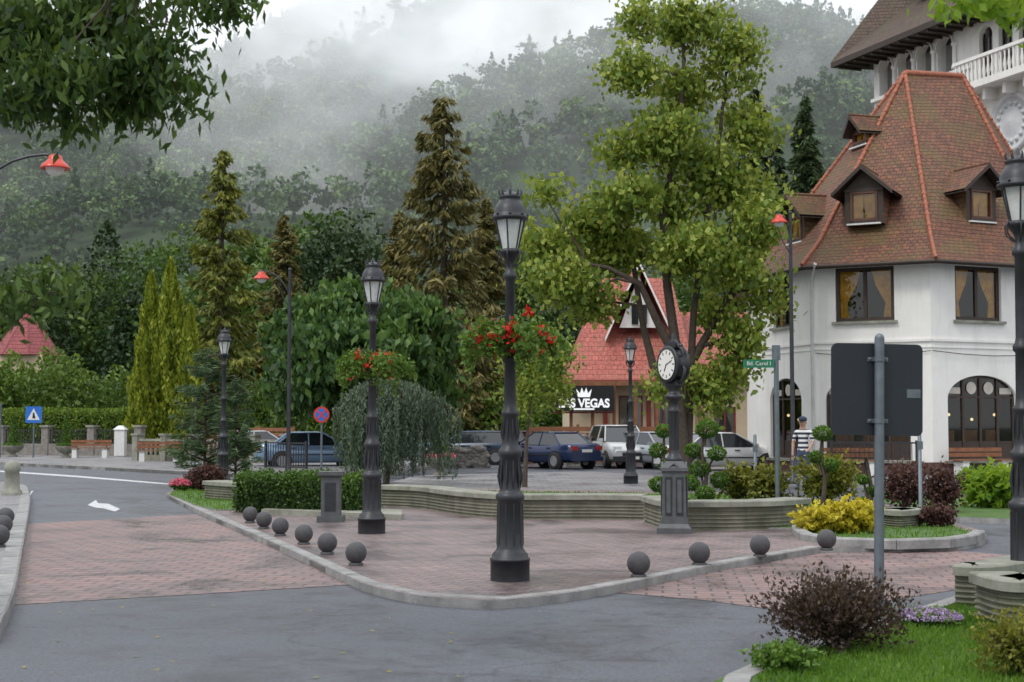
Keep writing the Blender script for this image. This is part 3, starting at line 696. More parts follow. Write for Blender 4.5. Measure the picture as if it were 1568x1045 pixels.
# ------------------------------------------------------------------ clock
def post_clock():
    x,y=gp(1033,816,.08); z0=.08; root=empty('street_clock',(x,y,z0),math.radians(-8)); b=B()
    b.box((0,0,.04),(.50,.50,.08),mPed); b.taper((0,0),(.48,.48),(.40,.40),.08,.14,mPed); b.box((0,0,.17),(.40,.40,.06),mPed)
    b.taper((0,0),(.36,.36),(.33,.33),.2,.9,mPed)
    for a in range(4):
        R=Matrix.Rotation(a*math.pi/2,4,'Z')
        for u in (-.08,.08):
            b.box((u,-.178,.54),(.10,.02,.56),mIron,T=R); b.box((u,-.186,.54),(.06,.02,.48),mPed,T=R)
        b.tube([(-.15,-.16,.9),(0,-.17,1.02),(.15,-.16,.9)],.025,mPed,6,T=R)
    b.box((0,0,.93),(.40,.40,.05),mPed); b.taper((0,0),(.38,.38),(.24,.24),.955,1.05,mPed)
    b.lathe([(.12,1.05),(.13,1.08),(.10,1.11),(.075,1.16),(.068,1.22),(.068,1.75),(.085,1.77),(.085,1.80),(.07,1.82),(.065,1.92),(.10,1.95),(.14,1.98),(.14,2.01),(.09,2.04),(.07,2.08),(.12,2.14),(.14,2.18)],mIron,18)
    for k in range(8):
        a=k*math.pi/4; b.tube([(.068*math.cos(a),.068*math.sin(a),1.22),(.066*math.cos(a),.066*math.sin(a),1.74)],.009,mIron,5)
    CA=math.radians(-55)
    R=Matrix.Translation((0,0,2.47))@Matrix.Rotation(CA,4,'Z')@Matrix.Rotation(math.radians(90),4,'X')
    b.lathe([(.245,-.12),(.275,-.115),(.275,-.085),(.25,-.08),(.25,.08),(.275,.085),(.275,.115),(.245,.12)],mIron,32,T=R)
    R2=Matrix.Translation((0,0,2.47))@Matrix.Rotation(CA,4,'Z')
    b.box((0,0,-.27),(.34,.14,.08),mIron,T=R2); 
    for s_ in (-1,1):
        b.tube([(s_*.17,0,-.27),(s_*.27,0,-.2),(s_*.3,0,-.08),(s_*.25,0,-.02)],[.03,.035,.025,.01],mIron,6,T=R2)
        b.tube([(s_*.24,0,.12),(s_*.24,0,.22),(s_*.14,0,.27),(s_*.08,0,.33),(0,0,.36)],[.02,.035,.03,.03,.03],mIron,6,T=R2)
        b.sphere((s_*.2,0,.27),.035,mIron,8,6,T=R2)
    b.box((0,0,.28),(.26,.12,.08),mIron,T=R2)
    b.lathe([(.05,.3),(.06,.34),(.03,.38),(.035,.41),(.005,.47)],mIron,12,T=R2)
    b.make('pedestal_and_head',root,local=True)
    for s_ in (1,-1):
        d=B(); Rr=Matrix.Translation((0,0,2.47))@Matrix.Rotation(CA+(0 if s_>0 else math.pi),4,'Z')@Matrix.Rotation(math.radians(90),4,'X')
        d.lathe([(.225,.1205),(.225,.1245)],mDial,32,T=Rr)
        d.lathe([(.235,.121),(.235,.13),(.224,.13),(.224,.121)],mIron,32,T=Rr,cap=False)
        for k in range(12):
            a=k*math.pi/6; Q=Rr@Matrix.Rotation(a,4,'Z'); d.box((0,.18,.127),(.016,.045,.003),mBlack,T=Q)
        Q=Rr@Matrix.Rotation(math.radians(150),4,'Z'); d.box((0,.055,.129),(.016,.12,.003),mBlack,T=Q)
        Q=Rr@Matrix.Rotation(math.radians(-70),4,'Z'); d.box((0,.07,.131),(.011,.17,.003),mBlack,T=Q)
        d.make('dial' ,root,local=True)
post_clock()
# ------------------------------------------------------------------ signs
x,y=gp(1346,932,.1)
root=empty('traffic_sign_rear',(x,y,.1)); root.rotation_euler=(0,math.radians(1.0),math.radians(4)); b=B()
b.tube([(0,0,0),(0,0,2.30)],.042,mSteel,14); b.sphere((0,0,2.30),.042,mSteel,12,6)
b.make('post',root,local=True)
b=B(); pw,ph=.80,.79; zc=1.86
rr=.05; pts=[]
for sx,sz,a0 in ((1,1,0),(-1,1,90),(-1,-1,180),(1,-1,270)):
    for k in range(5):
        a=math.radians(a0+k*22.5); pts.append((sx*(pw/2-rr)+rr*math.cos(a)*1,sz*(ph/2-rr)+rr*math.sin(a)))
n=len(pts); yb,yf=.055,.06
b.add([(p[0],yb,zc+p[1]) for p in pts]+[(p[0],yf+.02,zc+p[1]) for p in pts],[tuple(range(n)),tuple(range(2*n-1,n-1,-1))]+[(i,i+n,(i+1)%n+n,(i+1)%n) for i in range(n)],mSignBack)
b.box((.32,.0525,zc-.03),(.12,.003,.075),mSteel)
for z in (zc+.26,zc-.27):
    b.box((0,.05,z),(.18,.02,.035),mSteel); b.tube([(0,0,z-.02),(0,0,z+.02)],.05,mSteel,12)
    for s_ in (-.07,.07): b.sphere((s_,.035,z),.012,mSteel,6,4)
b.make('panel',root,local=True)
def text(s,size,loc,mat,parent,rz=0,name='lettering',ext=.004,bold=0):
    cu=bpy.data.curves.new(name,'FONT'); cu.body=s; cu.size=size; cu.extrude=ext; cu.align_x='CENTER'; cu.align_y='CENTER'; cu.offset=bold
    o=bpy.data.objects.new(name,cu); S.collection.objects.link(o); cu.materials.append(mat); o.location=loc; o.rotation_euler=(math.radians(90),0,rz); o.parent=parent; return o
x,y=gp(1191,772,.1); root=empty('street_name_sign',(x,y,.1)); b=B()
b.tube([(0,0,0),(0,0,3.15)],.05,mSteel,10); b.box((0,0,3.0),(.16,.06,.3),mSteel); b.make('post',root,local=True)
b=B(); b.box((-.36,-.06,2.78),(.62,.03,.16),mGreenS); b.make('blade',root,local=True); text('Bd. Carol I',.11,(-.36,-.079,2.78),mWhite,root)
def small_post(name,px,py,h,r=.03,z=.1):
    x,y=gp(px,py,z); root=empty(name,(x,y,z)); b=B(); b.lathe([(r*2,0),(r*2,.03),(r,.04),(r,h),(r*.5,h+.02)],mSteel,10); b.box((0,-.03,h*.8),(.1,.01,.14),mSteel); b.make('post',root,local=True)
small_post('sign_post',1157,768,1.35,.035); small_post('sign_post',1410,786,1.5,.035)
d=68; root=empty('pedestrian_crossing_sign',(X(53,d),d,.12)); b=B(); b.tube([(0,0,0),(0,0,2.45)],.04,mSteel,8); b.make('post',root,local=True)
b=B(); b.box((0,-.05,2.05),(.78,.02,.78),mBlue); b.add([(-.3,-.064,1.80),(.3,-.064,1.80),(0,-.064,2.35)],[(0,1,2)],mWhite)
b.add([(-.06,-.068,1.87),(.1,-.068,1.87),(.03,-.068,2.15),(-.03,-.068,2.15)],[(0,1,2,3)],mBlack); b.make('panel',root,local=True)
d=68; root=empty('sign_post',(X(2,d),d,.12)); b=B(); b.tube([(0,0,0),(0,0,2.6)],.05,mSteel,8); b.box((-.25,-.04,2.2),(.5,.02,.6),mSignBack); b.make('post',root,local=True)
d=46; root=empty('no_stopping_sign',(X(493,d),d,.1)); b=B(); b.tube([(0,0,0),(0,0,2.2)],.035,mSteel,8); b.make('post',root,local=True)
R=Matrix.Translation((0,-.05,1.9))@Matrix.Rotation(math.radians(90),4,'X')
b=B(); b.lathe([(.26,0),(.26,.015)],mRed,24,T=R); b.lathe([(.20,.016),(.20,.019)],mBlue,24,T=R)
for a in (45,-45): b.box((0,0,.022+a*.00002),(.40,.05,.004),mRed,T=R@Matrix.Rotation(math.radians(a),4,'Z'))
b.make('disc',root,local=True)
d=43.5; zz=wz(300,597,d)[1]; root=empty('street_name_sign',(X(300,d),d,.1)); b=B(); b.tube([(-.0,0,0),(-.0,0,zz-.1)],.03,mSteel,8); b.make('post',root,local=True); b=B(); b.box((.0,-.04,zz-.1),(.52,.03,.11),mGreenS); b.make('blade',root,local=True)
# ------------------------------------------------------------------ red lamps
def red_lamp(x,y,h,arm,ang=0,z0=.1,s=1.0):
    root=empty('red_street_lamp',(x,y,z0),ang); b=B()
    b.lathe([(.14,0),(.14,.1),(.09,.14),(.075,.9),(.06,.95),(.055,h*.6),(.045,h)],mIron,12); b.sphere((0,0,h+.03),.06,mIron,8,6)
    sg=1 if arm>0 else -1; L=abs(arm); z=h-.2
    path=[(0,0,z-.5)]+[(sg*L*t,0,z+ .18*math.sin(t*math.pi*.55)-.5*(1-t)**3) for t in (.15,.3,.5,.7,.85,1)]
    b.tube(path,.022,mIron,6); e=path[-1]
    b.tube([(0,0,z-.9),(sg*.2,0,z-.55),(sg*.35,0,z-.12)],.014,mIron,5)
    b.lathe([(.02,.06),(.035,.02),(.07,-.0),(.08,-.02)],mIron,12,e); b.make('post_and_arm',root,local=True)
    c=B(); c.lathe([(.06,0),(.10,-.02),(.11,-.07),(.12,-.09),(.19,-.15),(.225,-.2),(.23,-.225),(.21,-.225),(.1,-.1)],mRed,20,(e[0],0,e[2])); c.make('red_shade',root,local=True)
    g=B(); g.lathe([(.15,-.2),(.14,-.26),(.10,-.31),(.03,-.34)],mLG,14,(e[0],0,e[2])); g.make('globe',root,local=True)
d=22; zz=wz(78,240,d)[1]; red_lamp(X(78,d)-1.35,d,zz-.1+.02,1.35,0,.13)
d=41; xx,zz=wz(444,415,d); red_lamp(xx,d,zz-.1,-.82)
d=38; xx,zz=wz(1210,328,d); red_lamp(xx,d,zz-.1,-.3)
# ------------------------------------------------------------------ facade helper
class Fac:
    def __init__(s,p0,p1):
        s.p0=Vector((p0[0],p0[1],0)); d=Vector((p1[0]-p0[0],p1[1]-p0[1],0)); s.L=d.length; s.d=d.normalized(); s.n=Vector((s.d.y,-s.d.x,0))
    def P(s,u,z,o=0): q=s.p0+s.d*u+s.n*o; return (q.x,q.y,z)
    def wall(s,b,z0,z1,ops,mat,rev=.2):
        us=sorted({0,s.L,*[o[0] for o in ops],*[o[1] for o in ops]}); zs=sorted({z0,z1,*[o[2] for o in ops],*[o[3] for o in ops]})
        for i in range(len(us)-1):
            for j in range(len(zs)-1):
                um=(us[i]+us[i+1])/2; zm=(zs[j]+zs[j+1])/2
                if any(o[0]<um<o[1] and o[2]<zm<o[3] for o in ops): continue
                b.add([s.P(us[i],zs[j]),s.P(us[i+1],zs[j]),s.P(us[i+1],zs[j+1]),s.P(us[i],zs[j+1])],[(0,1,2,3)],mat)
        for o in ops:
            c=[(o[0],o[2]),(o[1],o[2]),(o[1],o[3]),(o[0],o[3])]
            for i in range(4):
                a,e=c[i],c[(i+1)%4]; b.add([s.P(*a),s.P(*e),s.P(*e,-rev),s.P(*a,-rev)],[(0,1,2,3)],mat)
    def box(s,b,u0,u1,z0,z1,o0,o1,mat):
        vs=[s.P(u,z,o) for o in (o0,o1) for (u,z) in ((u0,z0),(u1,z0),(u1,z1),(u0,z1))]
        b.add(vs,[(0,1,2,3),(7,6,5,4),(0,4,5,1),(1,5,6,2),(2,6,7,3),(3,7,4,0)],mat)
    def arch(s,b,u0,u1,z0,z1,rise,o0,o1,mat,n=10):
        uc=(u0+u1)/2; R=(u1-u0)/2; zb=z1-rise
        pts=[(uc-R*math.cos(math.pi*k/(2*n)),zb+rise*math.sin(math.pi*k/(2*n))) for k in range(n+1)]
        for mir in (1,-1):
            q=[(uc+mir*(p[0]-uc),p[1]) for p in pts]+[(uc-mir*R,z1)]
            m=len(q); vs=[s.P(u,z,o0) for u,z in q]+[s.P(u,z,o1) for u,z in q]
            fs=[(m-1,i,i+1) for i in range(m-2)]+[(2*m-1,m+i+1,m+i) for i in range(m-2)]+[(i,i+1,m+i+1,m+i) for i in range(m-2)]
            b.add(vs,fs,mat)
    def window(s,bf,bg,bc,u0,u1,z0,z1,nm=1,tr=None,curt=None,fw=.08,frame=None,depth=.14,sill=True):
        fr=frame or mWoodD; d0,d1=-depth-.03,-depth+.04
        s.box(bf,u0,u1,z0,z0+fw,d0,d1,fr); s.box(bf,u0,u1,z1-fw,z1,d0,d1,fr)
        s.box(bf,u0,u0+fw,z0+fw,z1-fw,d0,d1,fr); s.box(bf,u1-fw,u1,z0+fw,z1-fw,d0,d1,fr)
        for k in range(1,nm+1):
            u=u0+(u1-u0)*k/(nm+1); s.box(bf,u-fw*.45,u+fw*.45,z0+fw,z1-fw,d0+.005,d1+.006,fr)
        if tr is not None: s.box(bf,u0+fw,u1-fw,tr-.03,tr+.03,d0+.01,d1+.003,fr)
        bg.add([s.P(u0+.01,z0+.01,-depth),s.P(u1-.01,z0+.01,-depth),s.P(u1-.01,z1-.01,-depth),s.P(u0+.01,z1-.01,-depth)],[(0,1,2,3)],mGlass)
        bc.add([s.P(u0-.3,z0-.3,-1.0),s.P(u1+.3,z0-.3,-1.0),s.P(u1+.3,z1+.3,-1.0),s.P(u0-.3,z1+.3,-1.0)],[(0,1,2,3)],mDark)
        if curt is not None:
            w=(u1-u0)
            for (a,c) in ((u0,u0+w*.42),(u1-w*.42,u1)):
                n=22; vs=[];fs=[]
                left=a==u0
                for i in range(n+1):
                    t=i/n
                    for zt_,sc in ((0,1.0),(.35,.8),(.7,.42),(1,.5)):
                        uu=(a+(c-a)*t*sc) if left else (c-(c-a)*(1-t)*sc)
                        vs.append(s.P(uu,z1-(z1-z0-.1)*zt_,-depth-.09+.025*math.sin(t*42)))
                for i in range(n):
                    for j in range(3): fs.append((4*i+j,4*i+j+1,4*i+j+5,4*i+j+4))
                bc.add(vs,fs,curt,True)
        if sill: s.box(bf,u0-.1,u1+.1,z0-.09,z0-.003,0.002,.12,mConcTop)
# ------------------------------------------------------------------ main white house
def house():
    w=[(8.68,50.2),(X(1250,46.3),46.3),(X(1427,44.6),44.6),(X(1606,46.6),46.6),(20.2,50.5),(19.6,57.5),(9.5,57.5)]
    root=empty('white_house',(w[2][0],w[2][1],.1)); bw,bf,bg,bc=B(),B(),B(),B()
    zt=6.9
    F0,F1,F2,F3=[Fac(w[i],w[i+1]) for i in range(4)]
    o0=[(1.2,2.5,5.0,6.75),(.9,3.1,.55,3.25)]; F0.wall(bw,.1,zt,o0,mStucco)
    o1=[(.66,2.55,5.0,6.75),(.30,3.0,.55,3.25)]; F1.wall(bw,.1,zt,o1,mStucco)
    o2=[(1.0,2.9,5.0,6.75),(.62,3.45,.55,3.25)]; F2.wall(bw,.1,zt,o2,mStucco)
    o3=[(1,2.6,5,6.75)]; F3.wall(bw,.1,zt,o3,mStucco)
    for i in (4,5,6): Fac(w[i],w[(i+1)%7]).wall(bw,.1,zt,[],mStucco)
    F0.window(bf,bg,bc,1.2,2.5,5.0,6.75,1,None,mAmber,fw=.1); F1.window(bf,bg,bc,.66,2.55,5.0,6.75,1,None,mAmber,fw=.12); F2.window(bf,bg,bc,1.0,2.9,5.0,6.75,1,None,mAmber,fw=.12); F3.window(bf,bg,bc,1,2.6,5,6.75,1,None,mAmber)
    for Fc,(a,c,d,e),nm in ((F0,o0[1],2),(F1,o1[1],3),(F2,o2[1],3)):
        Fc.window(bf,bg,bc,a,c,d,e,nm,2.55,None,.09,sill=True)
        Fc.box(bf,a+.09,c-.09,.64,1.15,-.165,-.12,mWoodD)
        Fc.arch(bw,a,c,d,e,.75,-.1,.003,mStucco)
        for k in range(nm+1):
            uu=a+(c-a)*(k+.5)/(nm+1)
            if k in (0,nm): Fc.box(bf,uu-.25,uu+.25,2.66,2.86,-.12,-.108,mCurtW)
            else:
                q=Fc.P(uu,2.85,-.115); T=Matrix.Translation(q)@Matrix(((Fc.d.x,0,Fc.n.x,0),(Fc.d.y,0,Fc.n.y,0),(0,1,0,0),(0,0,0,1))); bf.lathe([(.2,0),(.2,.01)],mCurtW,16,T=T)
        for k in range(3):
            uu=a+(c-a)*(k+.5)/3; q=Fc.P(uu,2.1,-.5); bc.tube([(q[0],q[1],3.2),(q[0],q[1],2.2)],.008,mBlack,4); bc.sphere((q[0],q[1],2.0-.15*(k%2)),.05,mLampW,8,6)
            Fc.box(bc,uu-.3,uu+.3,.9,1.5,-.8,-.6,mWoodF)
    for Fc in (F0,F1,F2,F3):
        Fc.box(bf,0,Fc.L,.1,.5,.003,.05,mPlinth)
        Fc.box(bw,0,Fc.L,4.30,4.38,.003,.06,mStucco); Fc.box(bw,0,Fc.L,4.10,4.14,.003,.03,mStucco)
    for (wx,wy,dx) in ((w[1][0],w[1][1],-.15),(w[3][0]-.55,w[3][1]-.32,0)):
        bf.tube([(wx+dx,wy-.75,6.85),(wx+dx,wy-.2,6.4),(wx+dx,wy-.13,6.0),(wx+dx,wy-.13,.2)],.055,mPipe,8)
    # sagging service cable along the front
    for Fc in (F1,F2): bf.tube([Fc.P(Fc.L*t,4.0-.12*math.sin(math.pi*t),.06) for t in (0,.25,.5,.75,1)],.012,mBlackP,4)
    bw.make('walls',root); bf.make('window_frames',root); bg.make('window_glass',root); bc.make('interior_and_curtains',root)
    P=[Vector(p) for p in w]; n=len(P); E=[]
    for i in range(n):
        a,p,c=P[i-1],P[i],P[(i+1)%n]; d1=(p-a).normalized(); d2=(c-p).normalized(); n1=Vector((d1.y,-d1.x)); n2=Vector((d2.y,-d2.x)); nn=(n1+n2).normalized(); E.append(p+nn*.62/max(.5,nn.dot(n1)))
    x1,z1=wz(1386,112,50.5); x2,z2=wz(1474,117,51)
    R1=Vector((x1,50.5,z1)); R2=Vector((x2,51.0,z2)); ap=[R1,R1,R1,R2,R2,R2,R1]
    ze=6.82; br=B(); E3=[Vector((e.x,e.y,ze)) for e in E]
    ring=[]
    for e,a in zip(E3,ap):
        q=e.lerp(a,.16); q.z=ze+(a.z-ze)*.12; ring.append(q)
    for i in range(n):
        j=(i+1)%n
        br.add([E3[i],E3[j],ring[j],ring[i]],[(0,1,2,3)],mTile)
        if ap[i]==ap[j]: br.add([ring[i],ring[j],ap[i]],[(0,1,2)],mTile)
        else: br.add([ring[i],ring[j],ap[j],ap[i]],[(0,1,2,3)],mTile)
        a,c=E3[i],E3[j]; br.add([(a.x,a.y,ze-.14),(c.x,c.y,ze-.14),(c.x,c.y,ze-.005),(a.x,a.y,ze-.005)],[(0,1,2,3)],mWoodD)
        p,q=P[i],P[j]; br.add([(a.x,a.y,ze-.13),(p.x,p.y,ze-.02),(q.x,q.y,ze-.02),(c.x,c.y,ze-.13)],[(0,1,2,3)],mWoodD)
        br.tube([(a.x,a.y,ze-.06),(c.x,c.y,ze-.06)],.06,mWoodD,6)
    for i in (0,1,2,3,4):
        q=ring[i]; L=[E3[i]+Vector((0,0,.03)),q+Vector((0,0,.03))]; a=ap[i]
        br.tube(L+[q.lerp(a,t)+Vector((0,0,.03)) for t in (.33,.66,1)],.07,mHip,6)
        for k in range(34):
            c=q.lerp(a,(k+.5)/34); br.sphere((c.x,c.y,c.z+.04),.085+.015*(k%2),mHip,6,5,(1,1,.8))
    br.tube([R1,R2],.12,mHip,8); br.make('roof',root)
    def dormer(cx,cy,zb,ang,wd=1.25,ht=1.15,rw=2.0,rh=.75,dp=2.6):
        T=Matrix.Translation((cx,cy,zb))@Matrix.Rotation(ang,4,'Z')
        d=B(); h=wd/2
        d.add([(-h,0,0),(-.42,0,0),(-.42,0,ht),(-h,0,ht)],[(0,1,2,3)],mWoodD,T=T); d.add([(.42,0,0),(h,0,0),(h,0,ht),(.42,0,ht)],[(0,1,2,3)],mWoodD,T=T)
        d.box((0,.02,.06),(.9,.12,.12),mWoodD,T=T); d.box((0,.0,ht-.03),(wd,.1,.1),mWoodD,T=T)
        d.add([(-h,0,ht),(h,0,ht),(0,0,ht+rh*.85)],[(0,1,2)],mWoodD,T=T)
        d.box((0,-.03,0),(1.1,.16,.05),mWhite,T=T)
        for sx in (-1,1): d.add([(sx*h,0,0),(sx*h,dp,0),(sx*h,dp,ht),(sx*h,0,ht)],[(0,1,2,3)],mTile,T=T)
        for u in (-.40,.40): d.box((u,.0,ht/2),(.07,.08,ht-.1),mWoodR,T=T)
        for z in (.16,ht-.12): d.box((0,.0,z),(.8,.08,.07),mWoodR,T=T)
        r=rw/2; e=ht-.14
        for sx in (-1,1):
            d.add([(sx*r,-.35,e),(0,-.42,ht+rh),(0,dp+1,ht+rh),(sx*r,dp,e)],[(0,1,2,3)],mTile,T=T)
            d.add([(sx*r,-.35,e-.09),(0,-.42,ht+rh-.1),(0,dp,ht+rh-.1),(sx*r,dp,e-.09)],[(0,1,2,3)],mWoodD,T=T)
            d.add([(sx*r,-.355,e-.13),(0,-.425,ht+rh-.15),(0,-.425,ht+rh+.0),(sx*r,-.355,e+.0)],[(0,1,2,3)],mWoodD,T=T)
        d.tube([(0,-.42,ht+rh+.01),(0,dp,ht+rh+.01)],.05,mTile,6,T=T)
        d.make('dormer',root)
        g=B(); g.add([(-.42,.04,0),(.42,.04,0),(.42,.04,ht),(-.42,.04,ht)],[(0,1,2,3)],mGlass,T=T)
        g.add([(-.42,.10,0),(-.06,.10,0),(-.02,.10,ht),(-.42,.10,ht)],[(0,1,2,3)],mAmber,T=T); g.add([(.42,.12,0),(.02,.12,0),(-.04,.12,ht),(.42,.12,ht)],[(0,1,2,3)],mAmber,T=T)
        g.add([(-.6,.7,-.2),(.6,.7,-.2),(.6,.7,ht),(-.6,.7,ht)],[(0,1,2,3)],mDark,T=T); g.make('dormer_window',root)
    a1=math.atan2(F1.d.y,F1.d.x); a2=math.atan2(F2.d.y,F2.d.x); a0=math.atan2(F0.d.y,F0.d.x)
    dormer(X(1327,46.0),46.0,8.2,a1); dormer(X(1508,46.3),46.3,8.3,a2)
    dormer(9.75,48.6,7.9,a0,1.2,1.0,1.9,.7,2.6)
    dormer(X(1322,49.3),49.3,11.4,a0,.7,.6,1.15,.5,1.2)
house()
# ------------------------------------------------------------------ tall white hotel behind
def hotel():
    p0=(18.3,71.0); p1=(25.2,53.0); dz0=1.25
    root=empty('white_hotel_building',(p0[0],p0[1],0)); bw,bf,bg,bc=B(),B(),B(),B()
    Fa=Fac(p0,p1); Z=20.5; ops=[]
    u=.45; w=1.15; arches=[]
    while u+w<7.3: arches.append((u,u+w,16.9+dz0,18.7+dz0)); u+=w+.38
    ops+=arches
    ops+=[(8.0,8.9,16.95,19.6),(9.3,10.2,16.95,19.6),(10.6,11.5,16.95,19.6),(11.9,12.8,16.95,19.6)]
    ops+=[(3.2,4.1,13.4,15.2),(6.2,7.1,13.4,15.2)]
    Fa.wall(bw,0,Z,ops,mStucco,.5)
    for a in ops:
        Fa.arch(bw,a[0],a[1],a[2],a[3],min(.58,(a[1]-a[0])/2),-.45,.004,mStucco)
        if a in arches: bc.add([Fa.P(a[0]-.3,a[2]-.2,-1.2),Fa.P(a[1]+.3,a[2]-.2,-1.2),Fa.P(a[1]+.3,a[3]+.2,-1.2),Fa.P(a[0]-.3,a[3]+.2,-1.2)],[(0,1,2,3)],mCream2)
        else: Fa.window(bf,bg,bc,a[0],a[1],a[2],a[3],1,None,None,.07,depth=.25,sill=False)
    for a in arches:
        uc=(a[0]+a[1])/2; R=(a[1]-a[0])/2
        pts=[Fa.P(uc-(R+.06)*math.cos(t*math.pi/10),a[3]-.58+(.58+.06)*math.sin(t*math.pi/10),.05) for t in range(11)]
        bw.tube(pts,.06,mStucco,5); q=Fa.P(a[1]+.19,0,.08)
        bw.lathe([(.16,18.15),(.16,18.25),(.11,18.3),(.10,19.2),(.15,19.25),(.17,19.35)],mStucco,10,(q[0],q[1],0))
    for z,h,o in ((17.9,.16,.22),(17.4,.1,.1),(12.6,.14,.12),(20.2,.22,.25)): Fa.box(bw,0,7.6 if z in (17.9,17.4) else Fa.L,z,z+h,.003,o,mStucco)
    Fa.box(bw,7.5,14.6,16.6,16.9,.003,1.1,mStucco); Fa.box(bw,7.5,14.6,17.85,18.0,.95,1.12,mStucco)
    for k in range(26):
        q=Fa.P(7.65+k*.27,0,1.02); bw.lathe([(.05,16.9),(.09,17.2),(.04,17.55),(.06,17.85)],mStucco,8,(q[0],q[1],0))
    for k in range(6): Fa.box(bw,7.7+k*1.3,7.9+k*1.3,16.1,16.6,.003,.7,mStucco)
    q=Vector(Fa.P(10.1,14.9,.02)); T=Matrix.Translation(q)@Matrix(((Fa.d.x,0,Fa.n.x,0),(Fa.d.y,0,Fa.n.y,0),(0,1,0,0),(0,0,0,1)))
    bw.lathe([(1.35,0),(1.35,.12),(1.2,.16),(1.08,.08),(1.05,.03),(.6,.06),(.35,.14),(.02,.18)],mStucco2,32,T=T,cap=False)
    for k in range(16):
        a=k*math.pi/8; bw.sphere((.84*math.cos(a),.84*math.sin(a),.05),.12,mStucco2,8,5,T=T)
    L2=(33,73.0); Fac(L2,p0).wall(bw,0,Z,[],mStucco); Fac(p1,(38,58)).wall(bw,0,Z,[],mStucco); Fac((38,58),L2).wall(bw,0,Z,[],mStucco)
    bw.make('walls',root); bf.make('window_frames',root); bg.make('window_glass',root); bc.make('interior',root)
    o=1.55; e0=Vector(Fa.P(-1.5,0,o)); e1=Vector(Fa.P(Fa.L+1.5,0,o)); ze=20.2
    c1=Vector((39.5,57,0)); c2=Vector((34,75,0)); A=Vector((23.6,67.5,30)); Bp=Vector((31,60,30))
    r=B(); q=[e0,e1,c1,c2]
    q=[Vector((p.x,p.y,ze)) for p in q]
    r.add([q[0],q[1],Bp,A],[(0,1,2,3)],mTile2); r.add([q[1],q[2],Bp],[(0,1,2)],mTile2); r.add([q[2],q[3],A,Bp],[(0,1,2,3)],mTile2); r.add([q[3],q[0],A],[(0,1,2)],mTile2)
    dz=Vector((0,0,-.28))
    for i in range(4):
        a,c=q[i],q[(i+1)%4]; r.add([a+dz,c+dz,c,a],[(0,1,2,3)],mWoodD)
    r.add([p+dz for p in q],[(3,2,1,0)],mWoodD)
    for k in range(30):
        u=-1+k*.72; a=Fa.P(u,ze-.36,.05); c=Fa.P(u,ze-.36,o-.1); r.tube([a,c],.07,mWoodD,4)
    T=Matrix.Translation(Fa.P(4.0,22.6,-.3))@Matrix.Rotation(math.atan2(Fa.d.y,Fa.d.x),4,'Z')
    r.box((0,.8,.6),(1.6,2.2,1.4),mWoodD,T=T); r.box((0,-.31,.7),(.9,.03,.8),mCarGlass,T=T)
    for sx in (-1,1): r.add([(sx*1.2,-.7,1.1),(0,-.7,2.0),(0,3,2.0),(sx*1.2,3,1.1)],[(0,1,2,3)],mTile2,T=T)
    r.make('roof',root)
hotel()
